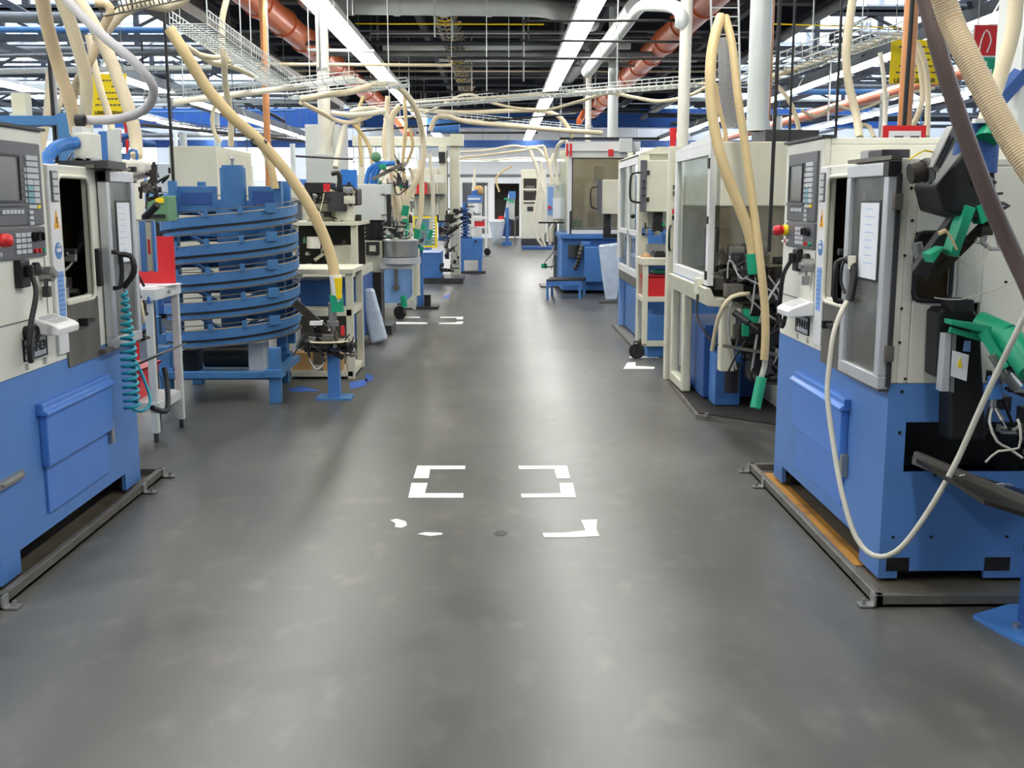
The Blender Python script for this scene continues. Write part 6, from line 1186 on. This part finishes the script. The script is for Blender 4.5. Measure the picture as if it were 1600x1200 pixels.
# ================================================================== hoses
GC = lambda e_=1, l=.12: ((e_, -l, 'green'),)
HB, HT, HW = 'hose_beige', 'hose_tan', 'hose_white'
hs = [
 # upper left, above the left lathe
 ([(62, -20, 5.0), (74, 40, 5.1), (92, 105, 5.2), (110, 160, 5.25), (119, 205, 5.3), (119, 212, 5.3)], 20, HB, 'ribbed beige hose dropping into the filter unit on the left lathe', .05),
 ([(88, -20, 5.6), (108, 30, 5.7), (125, 85, 5.8), (135, 130, 5.9), (133, 185, 6.0), (131, 250, 6.0)], 19, HB, 'plain beige hose hanging just right of the ribbed hose, upper left', 0),
 ([(138, 55, 7.4), (146, 95, 7.4), (157, 140, 7.4), (170, 180, 7.4), (178, 225, 7.3), (180, 260, 7.3)], 11, HB, 'thin beige hose crossing the left yellow sign near its edge', 0),
 ([(108, -20, 6.2), (140, 28, 6.2), (165, 75, 6.2), (185, 125, 6.2), (203, 175, 6.2), (212, 215, 6.2), (213, 245, 6.15)], 20, HB, 'thick beige hose crossing the left yellow sign to the motor unit', 0),
 ([(85, -20, 5.0), (125, 22, 4.95), (165, 60, 4.9), (205, 92, 4.85), (234, 125, 4.85), (240, 148, 4.9), (225, 172, 4.95), (190, 185, 5.0), (150, 188, 5.1), (136, 188, 5.1)], 14, 'hose_grey', 'smooth grey hose looping in a wide curve over the left yellow sign', 0),
 ([(150, 5, 7), (168, 8, 7), (172, 20, 7), (160, 45, 7), (150, 75, 7), (135, 105, 7), (120, 130, 7.1), (112, 170, 7.2)], 13, HB, 'beige hose twisting behind the grey loop at the upper left', .05),
 ([(165, 48, 7.6), (190, 20, 7.6), (225, 4, 7.6), (262, 10, 7.6), (290, -6, 7.7)], 18, HB, 'thick beige hose bending along the top edge at the upper left', 0),
 ([(78, 110, 7.4), (76, 150, 7.4), (73, 185, 7.4), (66, 230, 7.4), (75, 255, 7.4), (90, 260, 7.4)], 12, HB, 'dull beige hose behind the grey rod by the blue portal', 0),
 ([(100, 120, 7.4), (98, 150, 7.4), (88, 175, 7.4)], 10, HB, 'short beige hose end beside the ribbed hose', 0),
 ([(186, 216, 6.6), (205, 212, 6.6), (222, 222, 6.6), (240, 226, 6.7)], 10, 'mid_blue', 'blue hose elbow behind the red signal lamp', .05),
 # long tan hose to the feeder stand
 ([(265, 45, 8.0), (290, 85, 8.0), (325, 140, 8.05), (365, 185, 8.1), (405, 220, 8.15), (450, 272, 8.2), (485, 325, 8.25), (512, 385, 8.3), (523, 430, 8.3), (527, 485, 8.3)], 17, HT, 'long tan hose sweeping diagonally down to the blue pillar stand', 0),
 ([(392, 212, 8.6), (412, 232, 8.6), (424, 262, 8.6), (430, 295, 8.6)], 12, HT, 'short tan hose branching behind the long diagonal hose', 0),
 ([(275, 66, 9.4), (310, 85, 9.8), (340, 90, 10.2), (352, 84, 10.4), (358, 98, 10.4)], 8, HB, 'beige hose lying along the sloping wire tray, upper part', 0),
 ([(290, 72, 9.4), (330, 97, 10.3), (365, 105, 10.8), (395, 118, 11.4)], 8, HB, 'beige hose lying along the sloping wire tray, lower part', 0),
 ([(356, -10, 10), (346, 40, 10), (350, 90, 10), (352, 130, 10.2), (360, 180, 10.4), (361, 228, 10.5)], 9, HB, 'pale hose dropping straight down to the cream cabinet', 0),
 ([(338, 160, 10.6), (331, 185, 10.6), (336, 210, 10.6), (345, 222, 10.6)], 6, HB, 'thin hose curling above the cream cabinet top', 0),
 ([(270, 160, 11), (330, 152, 11.2), (400, 144, 11.5), (480, 133, 12), (540, 124, 12.6), (565, 128, 13), (585, 142, 13.2)], 8, HW, 'pale hose lying on the tray that crosses behind the copper pipe', 0),
 ([(470, 155, 12.4), (510, 148, 12.4), (550, 143, 12.6), (590, 132, 12.8), (618, 134, 13.2), (640, 155, 13.4), (655, 185, 13.6), (660, 215, 13.8), (662, 245, 13.8), (655, 275, 13.8), (640, 300, 13.8), (634, 325, 13.8), (632, 336, 13.8)], 9, HB, 'beige hose arching over the lights and curling down to the white control box', 0),
 ([(518, 176, 13.6), (545, 180, 13.6), (575, 178, 13.8), (600, 174, 14)], 8, HW, 'pale hose bridging right of the exhaust column', 0),
 ([(548, 175, 14), (565, 170, 14), (590, 171, 14.2), (604, 180, 14.2), (607, 210, 14.2), (606, 260, 14), (600, 290, 13.5)], 8, HW, 'pale hose bending down left of the hose bundle', 0),
 ([(470, 160, 13), (490, 170, 13.3), (510, 180, 13.5), (522, 187, 13.6), (545, 192, 13.6), (565, 186, 13.8), (580, 180, 14)], 7, HB, 'beige hose dipping behind the exhaust column', 0),
 ([(521, 190, 13.6), (515, 215, 13.6), (512, 240, 13.6)], 7, HW, 'short pale hose hanging behind the exhaust column, left', 0),
 ([(541, 190, 13.6), (535, 210, 13.6), (528, 240, 13.5), (524, 262, 13.4)], 9, HW, 'short pale hose hanging behind the exhaust column, middle', 0),
 ([(548, 190, 13.8), (562, 205, 13.8), (575, 225, 13.8), (581, 250, 13.8), (582, 262, 13.8)], 6, HT, 'thin tan hose hanging right of the exhaust column', 0),
 ([(568, 150, 14), (560, 175, 14), (562, 215, 14), (565, 260, 13.9)], 5, HT, 'thinnest tan hose hanging right of the exhaust column', 0),
 # bundle over the control box
 ([(606, 150, 14.5), (604, 185, 14.5), (600, 225, 14.4), (606, 270, 14.2), (614, 310, 14), (620, 345, 14)], 8, HB, 'first hose of the beige bundle beside the white control box', 0),
 ([(612, 180, 14.5), (609, 215, 14.5), (612, 255, 14.3), (620, 300, 14), (626, 340, 13.9), (628, 370, 13.9)], 9, HB, 'second hose of the beige bundle beside the white control box', 0),
 ([(625, 165, 14.7), (614, 180, 14.7), (610, 205, 14.7), (615, 250, 14.6), (624, 290, 14.4), (630, 330, 14.3), (632, 372, 14.3)], 10, HB, 'third and thickest hose of the beige bundle', 0),
 ([(632, 150, 15), (634, 200, 15), (630, 250, 14.9), (634, 295, 14.8), (640, 340, 14.8), (640, 375, 14.8)], 6, HT, 'fourth hose of the beige bundle, thin and tan', 0),
 ([(640, 200, 15), (645, 225, 15), (640, 245, 15), (628, 262, 15), (606, 245, 15)], 5, HT, 'thin tan hose hooking across the beige bundle', 0),
 ([(598, 250, 13.8), (592, 262, 13.6), (582, 270, 13.4)], 8, HW, 'short pale hose at the top of the drilling unit', 0),
 ([(658, 250, 14.6), (659, 290, 14.6), (658, 330, 14.6), (652, 360, 14.6), (651, 372, 14.6)], 8, HB, 'beige hose hanging before the yellow guard, left one', 0),
 ([(671, 240, 15.2), (676, 290, 15.2), (676, 335, 15.2), (672, 365, 15.2), (670, 372, 15.2)], 6, HW, 'pale hose hanging before the yellow guard, right one', 0),
 ([(636, 325, 14), (643, 345, 14), (641, 365, 14), (634, 378, 14)], 6, HW, 'short pale hose at the sorting drum', 0),
 ([(640, 262, 14.9), (646, 280, 14.9), (644, 310, 14.8)], 6, HB, 'short hose end low in the beige bundle', 0),
 # across the aisle
 ([(600, 186, 17), (660, 178, 16.5), (725, 148, 15.5), (760, 158, 15), (800, 168, 14.5), (850, 172, 14), (900, 160, 13), (950, 146, 12.4), (990, 152, 11.8), (1030, 158, 11.2), (1075, 150, 10.8), (1115, 130, 10.2)], 6, HB, 'beige hose snaking right across the aisle under the upper wire tray', 0),
 ([(640, 160, 16), (720, 155, 15), (800, 150, 14), (900, 144, 13), (1000, 138, 12), (1110, 130, 11)], 6, HB, 'beige hose lying straight on the upper wire tray', 0),
 ([(640, 172, 17), (720, 176, 17), (780, 174, 17), (830, 172, 17), (870, 180, 17), (888, 200, 17), (895, 215, 17)], 7, HB, 'beige hose bending down to the glazed cell corner', 0),
 ([(672, 205, 15.5), (680, 186, 15.5), (695, 181, 15.5), (730, 190, 15.8), (800, 197, 16.2), (870, 203, 16.8), (940, 208, 17.2)], 7, HB, 'beige hose lying on the lower wire tray', 0),
 ([(715, 238, 26), (760, 235, 26), (800, 228, 26), (822, 230, 26), (850, 228, 26)], 4, HW, 'pale hose crossing the far aisle, upper one', 0),
 ([(715, 247, 25), (760, 242, 25), (810, 236, 25), (838, 232, 25), (852, 245, 24), (862, 270, 23)], 4, HB, 'beige hose crossing the far aisle, middle one', 0),
 ([(715, 249, 28), (780, 250, 28), (815, 247, 28), (845, 252, 28)], 3, HW, 'pale hose crossing the far aisle, lowest one', 0),
 ([(800, 260, 30), (785, 268, 30), (775, 280, 30), (780, 300, 30)], 3, HT, 'thin tan hose before the dark doorway', 0),
 ([(742, 260, 32), (741, 280, 32), (739, 298, 32)], 4, HW, 'pale hose hanging above the blue banded machine', 0),
 ([(828, 235, 22), (838, 260, 22), (845, 285, 22), (850, 300, 22)], 6, HW, 'pale hose slanting down before the far beige cabinet, long one', 0),
 ([(846, 252, 21), (842, 290, 21), (836, 330, 21), (833, 350, 21), (838, 370, 21), (848, 385, 21)], 4, HW, 'thin pale hose hanging to the floor before the far cabinet, left', 0),
 ([(850, 300, 21), (847, 340, 21), (845, 365, 21), (852, 385, 21)], 4, HW, 'thin pale hose hanging to the floor before the far cabinet, right', 0),
 ([(866, 240, 19.8), (860, 260, 19.8), (864, 280, 19.8), (868, 295, 19.8)], 6, HW, 'pale hose dropping onto the grey control pedestal, front', 0),
 ([(850, 228, 19.8), (854, 245, 19.8), (860, 265, 19.8), (862, 290, 19.8)], 5, HB, 'beige hose dropping onto the grey control pedestal, back', 0),
 ([(885, 218, 19), (872, 228, 19.2), (868, 255, 19.4), (872, 290, 19.4)], 6, HW, 'pale hose curving off the glazed cell corner', 0),
 ([(862, 345, 19.4), (857, 355, 19.4), (857, 378, 19.4)], 5, HW, 'short pale hose under the control pedestal, left', 0),
 ([(870, 345, 19.4), (863, 358, 19.4), (862, 378, 19.4)], 5, HB, 'short beige hose under the control pedestal, right', 0),
 ([(1133, 60, 7.8), (1134, 100, 7.8), (1136, 150, 7.8), (1142, 200, 7.8)], 24, 'hose_grey', 'thick grey flexible duct hanging behind the twin tan hoses', .03),
 # right pair over the glass door machine
 ([(1127, 26, 7.3), (1116, 60, 7.2), (1110, 110, 7.1), (1113, 180, 7.05), (1128, 250, 7.0), (1150, 310, 7.0), (1166, 350, 7.0), (1175, 385, 7.0), (1179, 425, 7.0)], 17, HT, 'long tan hose dropping to the suction port of the glass door machine', 0),
 ([(1133, 26, 7.3), (1144, 70, 7.2), (1153, 150, 7.1), (1166, 240, 7.05), (1178, 330, 7.0), (1188, 410, 6.95), (1195, 480, 6.92), (1196, 530, 6.9), (1194, 562, 6.9)], 13, HT, 'second tan hose crossing it and reaching down toward the black mat', 0),
 ([(1118, 130, 7.5), (1124, 170, 7.5), (1133, 205, 7.5), (1134, 222, 7.5)], 7, HT, 'short tan hose behind the long one, above the machine roof', 0),
 ([(1196, 545, 6.9), (1195, 570, 6.9), (1188, 595, 6.88), (1182, 620, 6.86)], 9, 'clear_hose', 'clear hose end above the black mat', 0),
 # right lathe surroundings
 ([(1335, -20, 6.2), (1328, 30, 6.2), (1322, 90, 6.2), (1328, 140, 6.2), (1338, 180, 6.2), (1343, 216, 6.1)], 13, HB, 'pale hose hanging down behind the right lathe, left of the notice', 0),
 ([(1375, 82, 7), (1381, 120, 7), (1383, 180, 7), (1380, 215, 6.9)], 7, HW, 'thin whitish hose hanging behind the right lathe', 0),
 ([(1432, 66, 8.0), (1444, 95, 8), (1450, 140, 8), (1449, 195, 7.9), (1448, 215, 7.8)], 9, HB, 'beige hose arching down right of the copper pipe, outer one', 0),
 ([(1428, 72, 8.1), (1438, 105, 8.1), (1442, 150, 8.1), (1434, 180, 8), (1426, 195, 8)], 9, HB, 'beige hose arching down right of the copper pipe, inner one', 0),
 ([(1200, 122, 9.4), (1260, 102, 9.2), (1310, 86, 9), (1360, 70, 8.7), (1395, 56, 8.4), (1425, 62, 8.2)], 9, HB, 'beige hose lying on the rising wire tray at the right', 0),
 ([(1215, 135, 9.4), (1232, 155, 9.4), (1243, 180, 9.4), (1250, 210, 9.4)], 7, HB, 'beige hose dropping off the wire tray left of the right lathe', 0),
 ([(1252, 172, 12), (1275, 182, 12), (1305, 166, 12), (1340, 172, 12), (1400, 150, 12), (1460, 138, 12)], 5, HB, 'wavy beige hose far behind the right lathe', 0),
 ([(1345, 195, 8.6), (1358, 198, 8.6), (1366, 215, 8.5)], 7, HB, 'short beige bend behind the right lathe top', 0),
 ([(1440, -25, 3.75), (1462, 60, 3.7), (1488, 150, 3.65), (1515, 230, 3.6), (1545, 310, 3.55), (1580, 390, 3.5), (1612, 460, 3.45), (1650, 560, 3.4)], 29, 'hose_brown', 'brown ribbed hose slanting across the right lathe', .045),
 ([(1468, -25, 3.5), (1485, 30, 3.5), (1510, 85, 3.45), (1540, 145, 3.4), (1575, 210, 3.35), (1610, 265, 3.3), (1660, 340, 3.25)], 40, HB, 'thick cream ribbed hose at the upper right edge', .04),
 ([(1588, -25, 4.6), (1584, 40, 4.6), (1570, 95, 4.6), (1556, 140, 4.6), (1545, 172, 4.5), (1534, 205, 4.3)], 24, 'hose_brown' if False else HB, 'smooth dull beige hose before the safety board', 0),
]
for pts, wd, m, l, rb_ in hs:
    pts = [(a_, b2, c_) for a_, b2, c_ in pts]
    cu = ()
    if 'loop' in l: cu = ((1, -.05, 'black'),)
    if 'suction port' in l: cu = ((1, .12, 'green'), )
    if 'control box' in l and 'curling' in l or 'yellow guard' in l or 'pillar stand' in l or 'thickest' in l: cu = ((1, .12, 'green'),)
    h = hose('hose', pts, wd, m, l, rib=rb_, cuffs=[(e_, -abs(ln), cm) if False else (e_, ln, cm) for e_, ln, cm in cu], yref=pts[-1][2] if len(pts) else None)
# extras on the hoses
gsl = S('green_nozzle', MB().cyl(at(1190, 590, 6.87), at(1180, 638, 6.82), .035, 16), 'green', 'green grip sleeve on the clear hose standing over the black mat', 'nozzle')
wsl = S('taped_wrap', MB().cyl(at(524, 430, 8.28), at(529, 485, 8.28), .048, 14, r2=.022), 'paper', 'white and yellow wrapped sleeve on the tan hose above the blue pillar stand', 'wrap')
P(wsl, 'yellow_patch', MB().cyl(at(528, 434, 8.25), at(530, 466, 8.25), .033, 12, r2=.02), 'yellow')
S('hose_tie', MB().tube([at(404 + 12 * math.cos(i * .63), 222 + 7 * math.sin(i * .63), 8.12 + .09 * math.sin(i)) for i in range(11)], .008, 6, raw=True), 'black', 'black strap tying the long tan hose to its branch', 'strap')
for px, y, Y, l in ((633, 350, 13.6, 'green hose coupling at the sorting drum'), (635, 388, 13.9, 'green hose coupling under the beige bundle'), (630, 470, 14.0, 'green pipe sleeve beside the reel trolley')):
    S('hose_coupling', MB().cyl(at(px, y - 8, Y), at(px + 2, y + 10, Y), .04, 12), 'green', l, 'coupling')
S('wall_column', MB().box(2.62, 3.0, 5.6, 5.9, 0, 4.74), 'palegrey', 'pale grey building column at the right frame edge', 'column')
S('exhaust_hood', MB().box(2.36, 2.8, 5.0, 5.3, 0, 1.7), 'beige', 'beige duct box behind the cream ribbed hose', 'box')
S('blue_bracket', MB().bar(at(1560, 155, 5.6), at(1650, 55, 5.7), .08, .06), 'deep_blue', 'blue steel bracket behind the dull beige hose, upper right', 'bracket')
